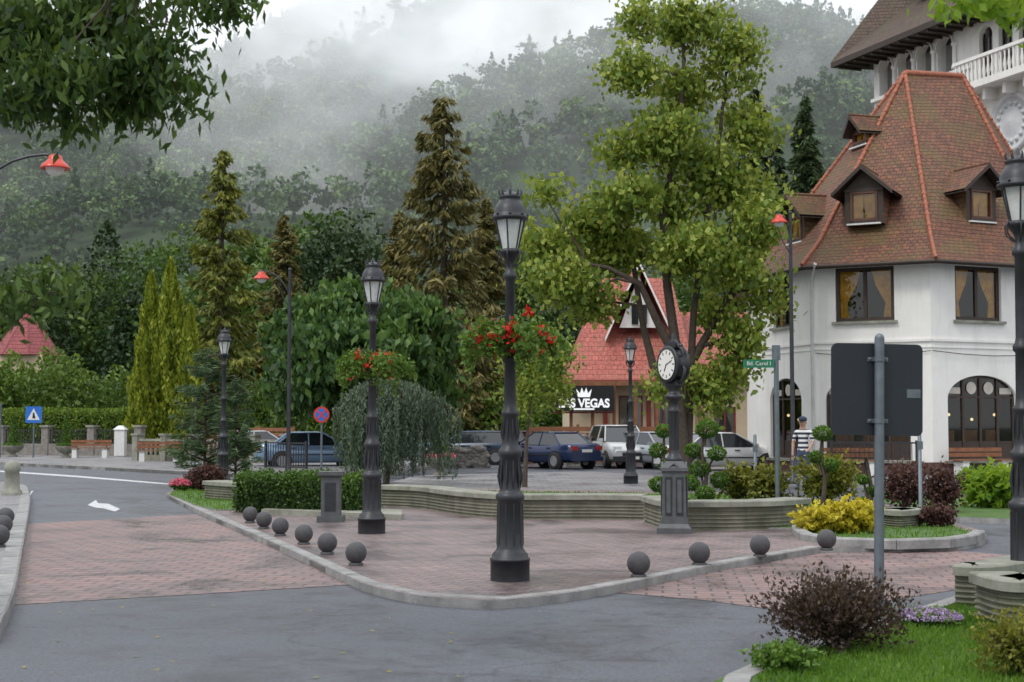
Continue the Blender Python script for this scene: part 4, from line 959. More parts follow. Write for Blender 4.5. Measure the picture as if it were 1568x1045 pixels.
# ------------------------------------------------------------------ casino building
def casino():
    d=64; ZY=lambda py: wz(784,py,d)[1]
    xa,xb=X(838,d),X(1064,d); root=empty('casino_building',(X(950,d),d,0)); bw,bf,bg,bc=B(),B(),B(),B()
    Fm=Fac((xa+1,d),(xb,d)); ze=ZY(583)
    ops=[(2.2,3.3,.9,3.0),(3.8,4.6,.1,3.0)]
    Fm.wall(bw,0,ze+.3,[o for o in ops if o[1]<Fm.L],mCream)
    for o in ops:
        if o[1]<Fm.L: Fm.window(bf,bg,bc,*o,1,None,mCurtW,.07,mRedF)
    for u in (1.6,3.55,4.8): Fm.box(bw,u-.1,u+.1,0,ze,.003,.12,mRedF)
    Fac((xb,d),(xb,d+9)).wall(bw,0,ze+.3,[],mCream); Fac((xa+1,d+9),(xa+1,d)).wall(bw,0,ze+.3,[],mCream)
    F2=Fac((xb,d+1),(X(1200,d),d+1)); ops2=[(1,2,1,2.5),(2.7,3.5,1,2.5)]; F2.wall(bw,0,4.2,ops2,mCream)
    for o in ops2: F2.window(bf,bg,bc,*o,1,None,mCurtW,.07,mRedF)
    # covered wooden terrace
    for k in range(7):
        u=xa+1+k*(xb-xa-1)/6; bf.box((u,d-1.6,1.8),(.14,.14,3.6),mWoodF)
    bf.box(((xa+xb)/2+.5,d-1.6,3.5),(xb-xa-1,.16,.2),mWoodF)
    for k in range(4): bf.box(((xa+xb)/2+.5,d-1.68,.5+k*.22),(xb-xa-1,.05,.13),mWoodF)
    bw.make('walls',root); bf.make('window_frames_and_terrace',root); bg.make('window_glass',root); bc.make('interior',root)
    r=B(); y0=d-.9; zr=ZY(410)
    L,R=X(864,y0),X(1068,y0); rl,rr=X(925,d+4),X(1030,d+4)
    r.add([(L,y0,ze),(R,y0,ze),(rr,d+4.5,zr),(rl,d+4.5,zr)],[(0,1,2,3)],mTileR)
    r.add([(L,y0,ze),(rl,d+4.5,zr),(L,d+10,ze)],[(0,1,2)],mTileR); r.add([(R,y0,ze),(R,d+10,ze),(rr,d+4.5,zr)],[(0,1,2)],mTileR); r.add([(rl,d+4.5,zr),(rr,d+4.5,zr),(R,d+10,ze),(L,d+10,ze)],[(0,1,2,3)],mTileR)
    r.add([(L,y0-.01,ze-.22),(R,y0-.01,ze-.22),(R,y0-.01,ze),(L,y0-.01,ze)],[(0,1,2,3)],mRedF)
    r.add([(L,y0,ze-.2),(R,y0,ze-.2),(R,d,ze-.05),(L,d,ze-.05)],[(0,1,2,3)],mWoodD)
    gx=X(982,d); zg=ZY(398); gz=ZY(500)
    r.add([(gx-.9,d+.9,gz),(gx+.9,d+.9,gz),(gx,d+.9,zg-.6)],[(0,1,2)],mStucco)
    for sx in (-1,1):
        r.add([(gx+sx*1.6,d+.5,gz-.5),(gx,d+.5,zg),(gx,d+6,zg),(gx+sx*1.6,d+6,gz-.5)],[(0,1,2,3)],mTileR)
        r.add([(gx+sx*1.6,d+.49,gz-.7),(gx,d+.49,zg-.2),(gx,d+.49,zg),(gx+sx*1.6,d+.49,gz-.5)],[(0,1,2,3)],mStucco)
    r.box((gx,d+.85,gz+.6),(.7,.1,.9),mCarGlass); r.box((gx,d+.83,gz+.6),(.07,.1,1.0),mWhite)
    r.add([(X(1050,d),d+.2,ZY(566)),(X(1240,d),d+.2,ZY(566)),(X(1230,d+5),d+6,ZY(462)),(X(1045,d+5),d+6,ZY(462))],[(0,1,2,3)],mTileR)
    r.add([(X(1050,d),d+.19,ZY(572)),(X(1240,d),d+.19,ZY(572)),(X(1240,d),d+.19,ZY(566)),(X(1050,d),d+.19,ZY(566))],[(0,1,2,3)],mRedF)
    r.make('roof',root)
    yb=d-1.9; x0,z0=wz(848,630,yb); x1,z1=wz(940,591,yb); s=B()
    s.box(((x0+x1)/2,yb,(z0+z1)/2),(x1-x0,.25,z1-z0),mBlack); s.box(((x0+x1)/2+.0,yb+.15,z0-.05),(x1-x0,.3,.08),mRedF)
    cx=(x0+x1)/2+.0; cz=z1-.50
    pts=[(-.26,0),(.26,0),(.34,.36),(.17,.16),(.1,.42),(0,.18),(-.1,.42),(-.17,.16),(-.34,.36)]
    s.add([(cx+p[0],yb-.14,cz+p[1]) for p in pts],[(0,1,5),(1,2,3),(1,3,5),(3,4,5),(5,6,7),(5,7,0),(7,8,0)],mSignW)
    s.box((cx,yb-.14,z0+.09),(.9,.02,.07),mSignW)
    s.make('sign_board',root)
    t=text('LAS VEGAS',.52,(cx-root.location.x,yb-.14-root.location.y,z0+.33),mSignW,root,bold=.018); t.scale=(.88,1,1)
casino()
def turret(px,d,pytop,pyeave,wpx):
    x,zt=wz(px,pytop,d); ze=wz(px,pyeave,d)[1]; w=wpx/F*d; root=empty('pavilion_house',(x,d,0)); b=B(); 
    b.prism([(x-w*.38,d-w*.38),(x+w*.38,d-w*.38),(x+w*.38,d+w*.38),(x-w*.38,d+w*.38)],0,ze,mCream)
    for u in (-.2,.15): b.box((x+u*w,d-w*.38-.02,ze-1.6),(.9,.06,1.3),mCarGlass); b.box((x+u*w,d-w*.38-.06,ze-2.3),(1.1,.1,.08),mStucco)
    b.make('walls',root)
    r=B(); n=8; ring=[(x+w*.55*math.cos(i*2*math.pi/n+.39),d+w*.55*math.sin(i*2*math.pi/n+.39),ze) for i in range(n)]
    mid=[(x+w*.3*math.cos(i*2*math.pi/n+.39),d+w*.3*math.sin(i*2*math.pi/n+.39),ze+(zt-ze)*.5) for i in range(n)]
    for i in range(n):
        j=(i+1)%n; r.add([ring[i],ring[j],mid[j],mid[i]],[(0,1,2,3)],mTileP); r.add([mid[i],mid[j],(x,d,zt)],[(0,1,2)],mTileP); r.tube([ring[i],mid[i],(x,d,zt)],.035,mTileP,4)
    r.sphere((x,d,zt),.12,mTileP,8,6)
    r.make('roof',root)
turret(42,92,478,545,95)
# ------------------------------------------------------------------ fences, planters, benches
def fence_iron(name,p0,p1,h0,h1,z=.12):
    root=empty(name,(p0[0],p0[1],z)); b=B(); Fc=Fac(p0,p1); n=int(Fc.L/2.5)
    Fc.box(b,0,Fc.L,z,z+h0,-.15,.15,mStone); b.make('stone_base',root); b=B()
    for i in range(n+1):
        u=Fc.L*i/n; Fc.box(b,u-.2,u+.2,z,z+h1+.1,-.2,.2,mStone); Fc.box(b,u-.26,u+.26,z+h1+.1,z+h1+.2,-.26,.26,mConcTop)
    b.make('stone_pillars',root); b=B(); m=int(Fc.L/.16)
    for i in range(m):
        u=Fc.L*(i+.5)/m; Fc.box(b,u-.018,u+.018,z+h0,z+h1,-.018,.018,mIron)
    for zz in (h0+.08,h1-.08): Fc.box(b,0,Fc.L,z+zz,z+zz+.04,-.022,.022,mIron)
    b.make('iron_bars',root)
fence_iron('iron_and_stone_fence',(-32,76.5),(X(215,72),72),.6,1.35)
def balustrade(p0,p1,h=1.1,z=.12):
    root=empty('concrete_balustrade',(p0[0],p0[1],z)); b=B(); Fc=Fac(p0,p1); n=max(2,int(Fc.L/1.7))
    for i in range(n+1):
        u=Fc.L*i/n; Fc.box(b,u-.17,u+.17,z,z+h,-.17,.17,mConcTop); Fc.box(b,u-.22,u+.22,z+h,z+h+.08,-.22,.22,mConcTop)
        if i<n:
            v=Fc.L*(i+1)/n; Fc.box(b,u+.17,v-.17,z,z+.25,-.1,.1,mConc); Fc.box(b,u+.17,v-.17,z+.85,z+.95,-.1,.1,mConcTop)
            m=5
            for k in range(m):
                w=u+.17+(v-u-.34)*(k+.5)/m; q=Fc.P(w,0,0); b.lathe([(.05,z+.25),(.08,z+.45),(.04,z+.65),(.06,z+.85)],mConcTop,8,(q[0],q[1],0))
    b.make('balusters',root)
balustrade((X(212,63),63),(X(440,58),58))
root=empty('white_gate_pillar',(X(186,71),71,.12)); b=B(); b.box((X(186,71),71,.8),(.5,.5,1.3),mWhite); b.taper((X(186,71),71),(.62,.62),(.2,.2),1.45,1.65,mWhite); b.make('pillar',root)
def bench(px,d,rz=0):
    root=empty('park_bench',(X(px,d),d,.12),rz); b=B()
    for u in (-.7,.7): b.box((u,0,.2),(.22,.5,.4),mWhite); b.box((u,0,.42),(.26,.55,.05),mConcTop)
    for k in range(4): b.box((0,-.2+k*.13,.47),(1.9,.1,.04),mWoodF)
    for k in range(2): b.box((0,.28,.62+k*.16),(1.9,.03,.12),mWoodF)
    for u in (-.7,.7): b.box((u,.3,.6),(.05,.03,.5),mIron)
    b.make('bench_body',root,local=True)
bench(140,68,.1); bench(245,61,.2); bench(1500,44.3,.3); bench(1300,43.8,-.3)
def bowl_planter(px,d,h=1.7,r=.28,z=.12):
    x=X(px,d); root=empty('bowl_planter',(x,d,z)); b=B(); b.lathe([(.22,0),(.24,.05),(.12,.1),(.12,.16),(.3,.24),(.48,.4),(.52,.5),(.54,.54),(.46,.54),(.4,.48)],mConcTop,20,(x,d,z)); b.lathe([(.02,.5),(.47,.5)],mSoil,16,(x,d,z),cap=False); b.make('bowl',root)
    n=1800; t=rng.rand(n)**1.2; a=rng.rand(n)*6.28; R=r*(1-t)**.8*(.8+.25*rng.rand(n)); C=np.stack([x+np.cos(a)*R,d+np.sin(a)*R,z+.5+t*h],1); ad=np.zeros_like(C); ad[:,2]=.8
    npmesh('cone_shrub',leafV(C,.12,.05,ad,.6),rng.rand(n),rng.rand(n),lTopi,root)
    n=500; a=rng.rand(n)*6.28; R=.5*np.sqrt(rng.rand(n)); C=np.stack([x+np.cos(a)*R,d+np.sin(a)*R,z+.55+rng.rand(n)*.12],1)
    npmesh('flowers',leafV(C,.08,.06,None,1),rng.rand(n),rng.rand(n),fPink if px>500 else lTopi,root)
bowl_planter(103,69,1.6); bowl_planter(22,71,1.6); bowl_planter(674,44.5,1.55)
def timber_fence(p0,p1,h,z=0,rows=6):
    root=empty('timber_fence',(p0[0],p0[1],z)); b=B(); Fc=Fac(p0,p1); n=int(Fc.L/1.6)
    for i in range(n+1): u=Fc.L*i/n; Fc.box(b,u-.06,u+.06,z,z+h+.08,-.06,.06,mWoodF)
    for k in range(rows): zz=z+.1+k*(h-.05)/rows; Fc.box(b,0,Fc.L,zz,zz+(h/rows)*.72,.062,.085,mWoodF)
    b.make('boards',root)
timber_fence((X(812,60.5),60.5),(X(1030,60.5),60.5),1.62)
timber_fence((X(200,75),75),(X(450,72),72),1.55)
b=B(); 
root=empty('rubble_wall',(X(690,57),57,0))
for r_,(a,c,d,h) in enumerate([(688,745,56,.8),(870,905,57.5,1.2)]):
    x0,x1=X(a,d),X(c,d)
    for k in range(120):
        s_=.10+.09*rng.rand(); b.sphere((x0+(x1-x0)*rng.rand(),d-.12+rng.uniform(-.05,.05),rng.rand()*h),s_,mStone,7,5,(1.3,1,.75))
    b.box(((x0+x1)/2,d+.05,h/2),(x1-x0,.4,h),mStone)
b.make('stones',root)
def railing(name,p0,p1,h=1.0,z=.1):
    root=empty(name,(p0[0],p0[1],z)); b=B(); Fc=Fac(p0,p1); n=int(Fc.L/.14)
    for i in range(n+1): u=Fc.L*i/n; Fc.box(b,u-.012,u+.012,z+.08,z+h,-.012,.012,mIron)
    Fc.box(b,0,Fc.L,z+h,z+h+.05,-.03,.03,mIron); Fc.box(b,0,Fc.L,z+.04,z+.08,-.02,.02,mIron)
    for u in (0,Fc.L): Fc.box(b,u-.04,u+.04,z,z+h+.1,-.04,.04,mIron)
    b.make('bars',root)
railing('metal_railing',(X(1272,44),44.0),(X(1402,43.2),43.2))
railing('metal_railing',(X(408,52),52.0),(X(470,50.5),50.5),.9)
# ------------------------------------------------------------------ cars
def car(name,px,d,rz,col,kind='sedan',z0=0.0):
    root=empty(name,(X(px,d),d,z0),rz)
    paint=M('car_paint_'+name+str(px),col,tuple(c*.9 for c in col),1,.22,.25,spec=.7)
    suv=kind=='suv'
    H=1.42 if not suv else 1.68; belt=.92 if not suv else 1.05; W=.87
    b=B()
    if kind=='sedan': st=[(-2.2,.72,.70),(-2.15,.93,.76),(-1.9,.98,.82),(-1.4,.97,.86),(-.6,belt,W),(.4,belt,W),(1.0,.93,.86),(1.6,.86,.83),(2.0,.76,.78),(2.17,.62,.70)]
    elif suv: st=[(-2.15,.8,.74),(-2.1,1.04,.80),(-1.8,1.07,.86),(-.8,1.06,.88),(.3,1.05,.88),(.9,1.03,.87),(1.5,.98,.85),(1.95,.88,.80),(2.13,.7,.72)]
    else: st=[(-2.0,.75,.72),(-1.95,.98,.78),(-1.7,1.0,.83),(-.8,.97,.86),(.3,.95,.86),(.9,.93,.85),(1.4,.84,.82),(1.75,.74,.77),(1.9,.6,.7)]
    vs=[];fs=[]; m=10
    for (x,zt,w) in st:
        zb=.24 if abs(x)<1.9 else .32
        zm=zb+(zt-zb)*.55
        pr=[(-w*.86,zb),(-w*.97,zb+.08),(-w,zm),(-w*.96,zt-.06),(-w*.86,zt),(w*.86,zt),(w*.96,zt-.06),(w,zm),(w*.97,zb+.08),(w*.86,zb)]
        vs+=[(x,p[0],p[1]) for p in pr]
    for i in range(len(st)-1):
        for k in range(m): l=(k+1)%m; fs.append((i*m+k,i*m+l,(i+1)*m+l,(i+1)*m+k))
    b.add(vs,fs,paint,True); b.add(vs,[tuple(range(m-1,-1,-1)),tuple(range((len(st)-1)*m,len(st)*m))],paint)
    if kind=='sedan': bx0,bx1,tx0,tx1=-1.55,1.05,-.95,.25
    elif suv: bx0,bx1,tx0,tx1=-2.0,1.0,-1.75,.35
    else: bx0,bx1,tx0,tx1=-1.85,1.0,-1.4,.3
    wb,wt=.80,.62; zb=belt-.01
    base=[(bx0,-wb,zb),(bx1,-wb,zb),(bx1,wb,zb),(bx0,wb,zb)]; top=[(tx0,-wt,H-.05),(tx1,-wt,H-.05),(tx1,wt,H-.05),(tx0,wt,H-.05)]
    b.add(base+top,[(0,1,5,4),(1,2,6,5),(2,3,7,6),(3,0,4,7)],mCarGlass)
    rf=[(tx0-.04,-wt-.02,H-.05),(tx1+.06,-wt-.02,H-.05),(tx1+.06,wt+.02,H-.05),(tx0-.04,wt+.02,H-.05)]; rt=[(tx0+.15,-wt+.1,H),(tx1-.15,-wt+.1,H),(tx1-.15,wt-.1,H),(tx0+.15,wt-.1,H)]
    b.add(rf+rt,[(0,1,5,4),(1,2,6,5),(2,3,7,6),(3,0,4,7),(4,5,6,7),(3,2,1,0)],paint,True)
    for i in range(4): b.tube([base[i],top[i]],.035,paint,5)
    for s_ in (-1,1):
        b.tube([(-.3,s_*wb*1.0,zb),(-.3,s_*wt,H-.05)],.03,paint,5)
        b.box((.85,s_*.95,zb+.06),(.12,.18,.12),paint)
        b.box((0,s_*(W+.0),.55),(2.6,.03,.04),mBlackP); 
        for hx in (-.9,.2): b.box((hx,s_*(W-.005),.80),(.18,.03,.03),mBlackP)
    b.make('body',root,local=True)
    w=B()
    for x in (-1.32,1.32) if kind!='hatch' else (-1.22,1.22):
        for s_ in (-1,1):
            T=Matrix.Translation((x,s_*.80,.32))@Matrix.Rotation(math.radians(90),4,'X')
            w.lathe([(.385,-.075),(.385,.075)],mBlackP,20,T=T)
            w.lathe([(.2,-.115),(.29,-.12),(.32,-.1),(.32,.1),(.29,.12),(.2,.115)],mRubber,20,T=T); 
            w.lathe([(.2,-.122),(.2,.122)],mRim,14,T=T)
    w.make('wheels',root,local=True)
    e=st[0][0]; f=st[-1][0]; l=B()
    for s_ in (-1,1):
        l.box((e+.02,s_*.6,.80 if not suv else .92),(.1,.28,.16 if not suv else .3),mTailR); l.box((f-.1,s_*.58,.66 if not suv else .78),(.14,.32,.14),mHead)
    l.box((e-.02,0,.40),(.1,1.5,.16),paint if kind!='suv' else mBlackP); l.box((f+.0,0,.38),(.12,1.5,.2),paint if kind!='suv' else mBlackP)
    l.box((e-.0,0,.70),(.03,.5,.11),mWhite); l.box((f+.07,0,.42),(.015,.5,.11),mWhite); l.box((f+.0,0,.56),(.06,.8,.13),mBlackP)
    l.make('lights_and_plates',root,local=True)
R90=math.radians
car('parked_car',842,55.5,R90(128),(.015,.03,.09))
car('parked_suv',947,56.5,R90(-80),(.55,.56,.56),'suv')
car('parked_car',726,66,R90(160),(.10,.15,.22))
car('parked_car',722,61,R90(170),(.02,.04,.07),'hatch')
car('parked_car',482,55,R90(15),(.22,.34,.50))
car('parked_car',645,64,R90(5),(.30,.42,.55),'hatch')
car('parked_car',400,66,R90(10),(.5,.52,.55),'hatch')
car('parked_car',1105,50,R90(15),(.72,.73,.73))
car('parked_car',1006,55,R90(-60),(.35,.38,.42),'hatch')
car('parked_car',775,64,R90(140),(.05,.01,.015),'hatch')
# ------------------------------------------------------------------ person
def stripes():
    m,nt,o=newmat('striped_shirt'); p=N(nt,'ShaderNodeBsdfPrincipled'); nt.links.new(p.outputs[0],o.inputs[0]); v=N(nt,'ShaderNodeTexCoord').outputs['Object']
    sp=N(nt,'ShaderNodeSeparateXYZ'); nt.links.new(v,sp.inputs[0]); s=mth(nt,'GREATER_THAN',mth(nt,'FRACT',mth(nt,'MULTIPLY',sp.outputs[2],9)),.5)
    nt.links.new(mixc(nt,s,(.03,.035,.06),(.7,.7,.7)),p.inputs['Base Color']); p.inputs['Roughness'].default_value=.8; return m
mShirt=stripes()
def person():
    x,d=X(1229,34),34.0; root=empty('standing_man',(x,d,.1),R90(150))
    J={'pel':(0,0,.95,.125),'w':(0,0,1.08,.125),'ch':(0,.01,1.28,.15),'ub':(0,.0,1.40,.12),'nk':(0,.01,1.48,.055),'hd0':(0,.02,1.56,.075),'hd':(0,.025,1.64,.088),'hd2':(0,.02,1.70,.07),
       'shL':(-.18,0,1.40,.06),'elL':(-.24,.03,1.14,.043),'wrL':(-.20,.20,.98,.03),'haL':(-.19,.27,.97,.032),
       'shR':(.18,0,1.40,.06),'elR':(.25,.0,1.13,.043),'wrR':(.24,.07,.90,.03),'haR':(.235,.09,.82,.032),
       'hpL':(-.09,0,.88,.095),'knL':(-.10,.03,.5,.062),'anL':(-.10,-.01,.1,.042),'ftL':(-.11,.14,.04,.04),
       'hpR':(.09,0,.88,.095),'knR':(.12,.05,.5,.062),'anR':(.13,.03,.1,.042),'ftR':(.15,.18,.04,.04)}
    Ed=[('pel','w'),('w','ch'),('ch','ub'),('ub','nk'),('nk','hd0'),('hd0','hd'),('hd','hd2'),('ub','shL'),('shL','elL'),('elL','wrL'),('wrL','haL'),('ub','shR'),('shR','elR'),('elR','wrR'),('wrR','haR'),('pel','hpL'),('hpL','knL'),('knL','anL'),('anL','ftL'),('pel','hpR'),('hpR','knR'),('knR','anR'),('anR','ftR')]
    ks=list(J); me=bpy.data.meshes.new('body_skel'); me.from_pydata([J[k][:3] for k in ks],[(ks.index(a),ks.index(c)) for a,c in Ed],[])
    o=bpy.data.objects.new('body_tmp',me); S.collection.objects.link(o); o.modifiers.new('s','SKIN'); o.modifiers.new('u','SUBSURF').levels=2
    sv=me.skin_vertices[0].data
    for i,k in enumerate(ks): sv[i].radius=(J[k][3],J[k][3]*(.75 if k in('ch','ub','w','pel') else 1)); sv[i].use_root=(k=='pel')
    dg=bpy.context.evaluated_depsgraph_get(); m2=bpy.data.meshes.new_from_object(o.evaluated_get(dg)); bpy.data.objects.remove(o)
    m2.materials.clear()
    for m in (mSkin,mShirt,mJean,mBlackP): m2.materials.append(m)
    for p in m2.polygons:
        c=p.center; p.use_smooth=True
        if c.z<.09: k=3
        elif c.z<.97 and abs(c.x)<.19 and c.y<.16: k=2
        elif c.z<1.46 and (c.z>1.2 or abs(c.x)<.2) and not (c.y>.12): k=1
        else: k=0
        p.material_index=k
    ob=bpy.data.objects.new('body',m2); S.collection.objects.link(ob); ob.parent=root
    b=B(); b.sphere((0,.02,1.70),.102,mNavy,12,8,(1,1.08,.75)); b.box((0,.14,1.68),(.13,.12,.015),mNavy); b.make('cap',root,local=True)
    b=B(); b.tube([(0,.115,1.63),(0,.135,1.605),(0,.115,1.595)],[.008,.014,.008],mSkin,5); b.tube([(-.025,.108,1.565),(.025,.108,1.565)],.006,mRed,4)
    for s_ in (-1,1): b.sphere((s_*.032,.105,1.635),.009,mBlack,6,4); b.sphere((s_*.09,.02,1.62),.022,mSkin,6,5,(.4,1,1.4))
    for hx,hy,hzz,dv in ((-.19,.29,.965,(0,.9,-.3)),(.235,.095,.80,(0,.15,-1))):
        for k in range(4):
            a=(hx-.025+k*.017,hy,hzz); l=(.07,.08,.075,.06)[k]; b.tube([a,(a[0],a[1]+dv[1]*l*.5,a[2]+dv[2]*l*.5),(a[0],a[1]+dv[1]*l*.8+.01,a[2]+dv[2]*l*.9-.01)],[.009,.008,.006],mSkin,5)
        b.tube([(hx-.02,hy-.03,hzz+.02),(hx-.05,hy,hzz),(hx-.055,hy+.02,hzz-.02)],[.011,.009,.007],mSkin,5)
    b.make('face_and_fingers',root,local=True)
person()
# ------------------------------------------------------------------ vegetation
d=43.0
def lob(px,py,rx,ry,dd,dy=0,fy=.85):
    x,z=wz(px,py,dd+dy); return (x,dd+dy,z,rx/F*dd,rx/F*dd*fy,ry/F*dd)
L_=[(1060,35,55,38,0),(985,35,34,34,.8),(1125,90,38,46,0),(970,110,38,40,-.6),(1050,140,48,42,.5),(1020,210,60,38,-.5),(1145,200,40,40,.5),(1090,260,60,35,.2),(955,230,36,28,.4),(1135,300,55,38,.8),(1040,310,50,35,.3),(962,300,48,32,-.8),(915,340,50,32,.5),(845,372,42,28,0),(1158,350,36,45,-.4),(862,430,55,32,-.5),(955,385,60,34,.8),(1060,385,60,40,-.8),(1130,410,50,38,-.3),(1172,445,30,45,.5),(920,462,45,22,.2),(1138,520,28,36,0),(1095,480,28,22,.6),(1085,600,40,36,.2),(1015,590,22,22,-.3),(833,298,26,20,0),(1125,560,26,28,0)]
lobs=[lob(a,b_,c,e,d,f*1.2) for a,b_,c,e,f in L_]
def pth(pts,dd): return [(wz(a,b_,dd+c)[0],dd+c,wz(a,b_,dd+c)[1]) for a,b_,c in pts]
trk=[pth([(1045,735,0),(1042,640,0),(1036,540,0),(1022,440,0),(1015,330,0),(1035,220,0),(1048,120,0),(1045,20,0)],d),
     pth([(1052,735,.3),(1056,600,.3),(1062,480,.3),(1078,360,.3),(1100,230,.3),(1112,110,.3)],d),
     pth([(1030,540,0),(1005,490,-.2),(980,435,-.4),(930,410,-.5),(870,400,-.4)],d),
     pth([(1025,600,0),(1000,560,.3),(985,500,.5),(975,440,.6),(960,340,.6),(975,200,.4)],d),
     pth([(1056,560,.3),(1090,500,.5),(1130,430,.5),(1155,350,.3)],d)]
broad_tree('linden_tree',(trk[0][0][0],d,.1),trk,lobs,820,38,.21,.14,.27,lLinden,r0=.20,droop=.9,flat=.3,shell=.35)
d=37; L_=[(820,560,38,30,0),(850,600,26,22,.3),(800,600,25,25,-.3),(862,545,18,20,0),(835,520,24,18,0),(790,555,16,16,0)]
broad_tree('young_tree',(X(803,d),d,.1),[pth([(803,748,0),(806,680,0),(812,620,0),(822,560,0)],d)],[lob(a,b_,c,e,d,f) for a,b_,c,e,f in L_],130,24,.13,.085,.17,lLinden,r0=.06,droop=.5,minr=.012)
d=53; L_=[(550,500,105,55,0),(470,520,60,55,-.6),(630,520,62,60,-.4),(550,470,80,38,.5),(500,580,75,50,-1.2),(600,590,75,50,-1.2),(450,590,42,45,0),(650,590,42,45,.2),(550,550,110,60,-1.6)]
broad_tree('round_catalpa_tree',(X(550,d),d,.1),[pth([(550,715,0),(550,640,0),(550,520,0)],d)],[lob(a,b_,c,e,d,f) for a,b_,c,e,f in L_],900,26,.36,.2,.22,lDark,r0=.22,droop=1.6,flat=.2,shell=.8,twigs=False)
def weeping(name,px,d,py0,wpx):
    x=X(px,d); zt=wz(px,py0,d)[1]; W=wpx/2/F*d; root=empty(name,(x,d,.1)); b=B()
    b.tube([(x,d,.1),(x+.1,d,1.2),(x-.1,d,zt-.2),(x+.3,d,zt)],[.09,.07,.05,.02],mBark,8)
    Cs=[];tn=[]
    for k in range(300):
        a=rng.rand()*6.28; R=W*(.1+.9*math.sqrt(rng.rand()))*(1+.25*math.sin(a*3+1)); ex,ey=x+math.cos(a)*R*(1 if math.cos(a)<0 else 1.1),d+math.sin(a)*R*.8
        zs=zt-.05-(R/W)**2*.6+rng.normal()*.09; ln=(zs-.2)*(.45+.55*rng.rand()); m=int(ln*52)
        t=rng.rand(m); sw=.12*np.sin(t*3+k)
        Cs.append(np.stack([ex+sw*math.cos(a)+rng.normal(size=m)*.035-.12*t*math.cos(a),ey+sw*math.sin(a)+rng.normal(size=m)*.035,zs-t*ln],1)); tn.append(np.full(m,rng.rand()*.7+.1)+.2*(1-t))
        m2=12; t2=rng.rand(m2); Cs.append(np.stack([x+(ex-x)*t2,d+(ey-d)*t2,zt+.02-(R*t2/W)**2*.6+rng.normal(size=m2)*.05],1)); tn.append(np.full(m2,.6))
        if k%5==0: b.tube([(x,d,zt-.3),((x+ex)/2,(d+ey)/2,zt-.1-(R/W)**2*.2),(ex,ey,zs-.03)],[.012,.01,.004],mBark,4)
    b.make('trunk',root); C=np.vstack(Cs);n=len(C); ad=np.zeros_like(C); ad[:,2]=-1.2
    npmesh('hanging_foliage',leafV(C,.14,.03,ad,.6),rng.rand(n),np.clip(np.concatenate(tn),0,1),lCedar,root)
weeping('weeping_cedar_tree',592,38,588,172)
d=41; spruce('young_pine_tree',X(315,d),d,3.75,1.12,lPine,.35,droop=-.25,step=.26,q=1.2,pw=.5,z0=.1,L=.26,W=.03,nL=50,hang=.1)
d=40; spruce('young_pine_tree',X(362,d),d,2.9,.7,lPine,.35,droop=-.25,step=.26,q=1.1,pw=.5,z0=.1,L=.26,W=.03,nL=40,hang=.1)
def sp(px,pyt,d,rpx,mat,**k):
    x,zt=wz(px,pyt,d); return spruce('spruce_tree',x,d,zt,rpx/F*d,mat,**k)
sp(680,140,78,112,lSpruce,q=1.4,nL=66,droop=.28,L=.6,W=.16,step=.72,pw=.55,hang=.9)
sp(342,225,82,80,lSpruceY,q=1.3,nL=60,droop=.28,L=.55,W=.16,step=.66,pw=.58,hang=.8)
sp(437,325,96,60,lSpruce,q=1.3,L=.55,W=.17,pw=.6)
sp(1232,146,72,60,lConD,q=1.4,L=.55,W=.17,pw=.6); sp(1155,130,76,70,lConD,q=1.4,L=.55,W=.17,pw=.6); sp(1190,215,80,55,lConD,q=1.2,L=.55,W=.17,pw=.6)
sp(745,300,86,60,lSpruce,q=1.3,L=.55,W=.17,pw=.6); sp(612,320,88,60,lSpruce,q=1.3,L=.55,W=.17,pw=.6)
for px,pt,r,d in ((262,402,33,70.5),(232,422,30,71),(292,470,24,70),(214,540,18,69.5)):
    x,zt=wz(px,pt,d+3.5); column_tree('thuja_tree',x,d+3.5,zt,r/F*(d+3.5),lThuja,9000 if r>28 else 5000)
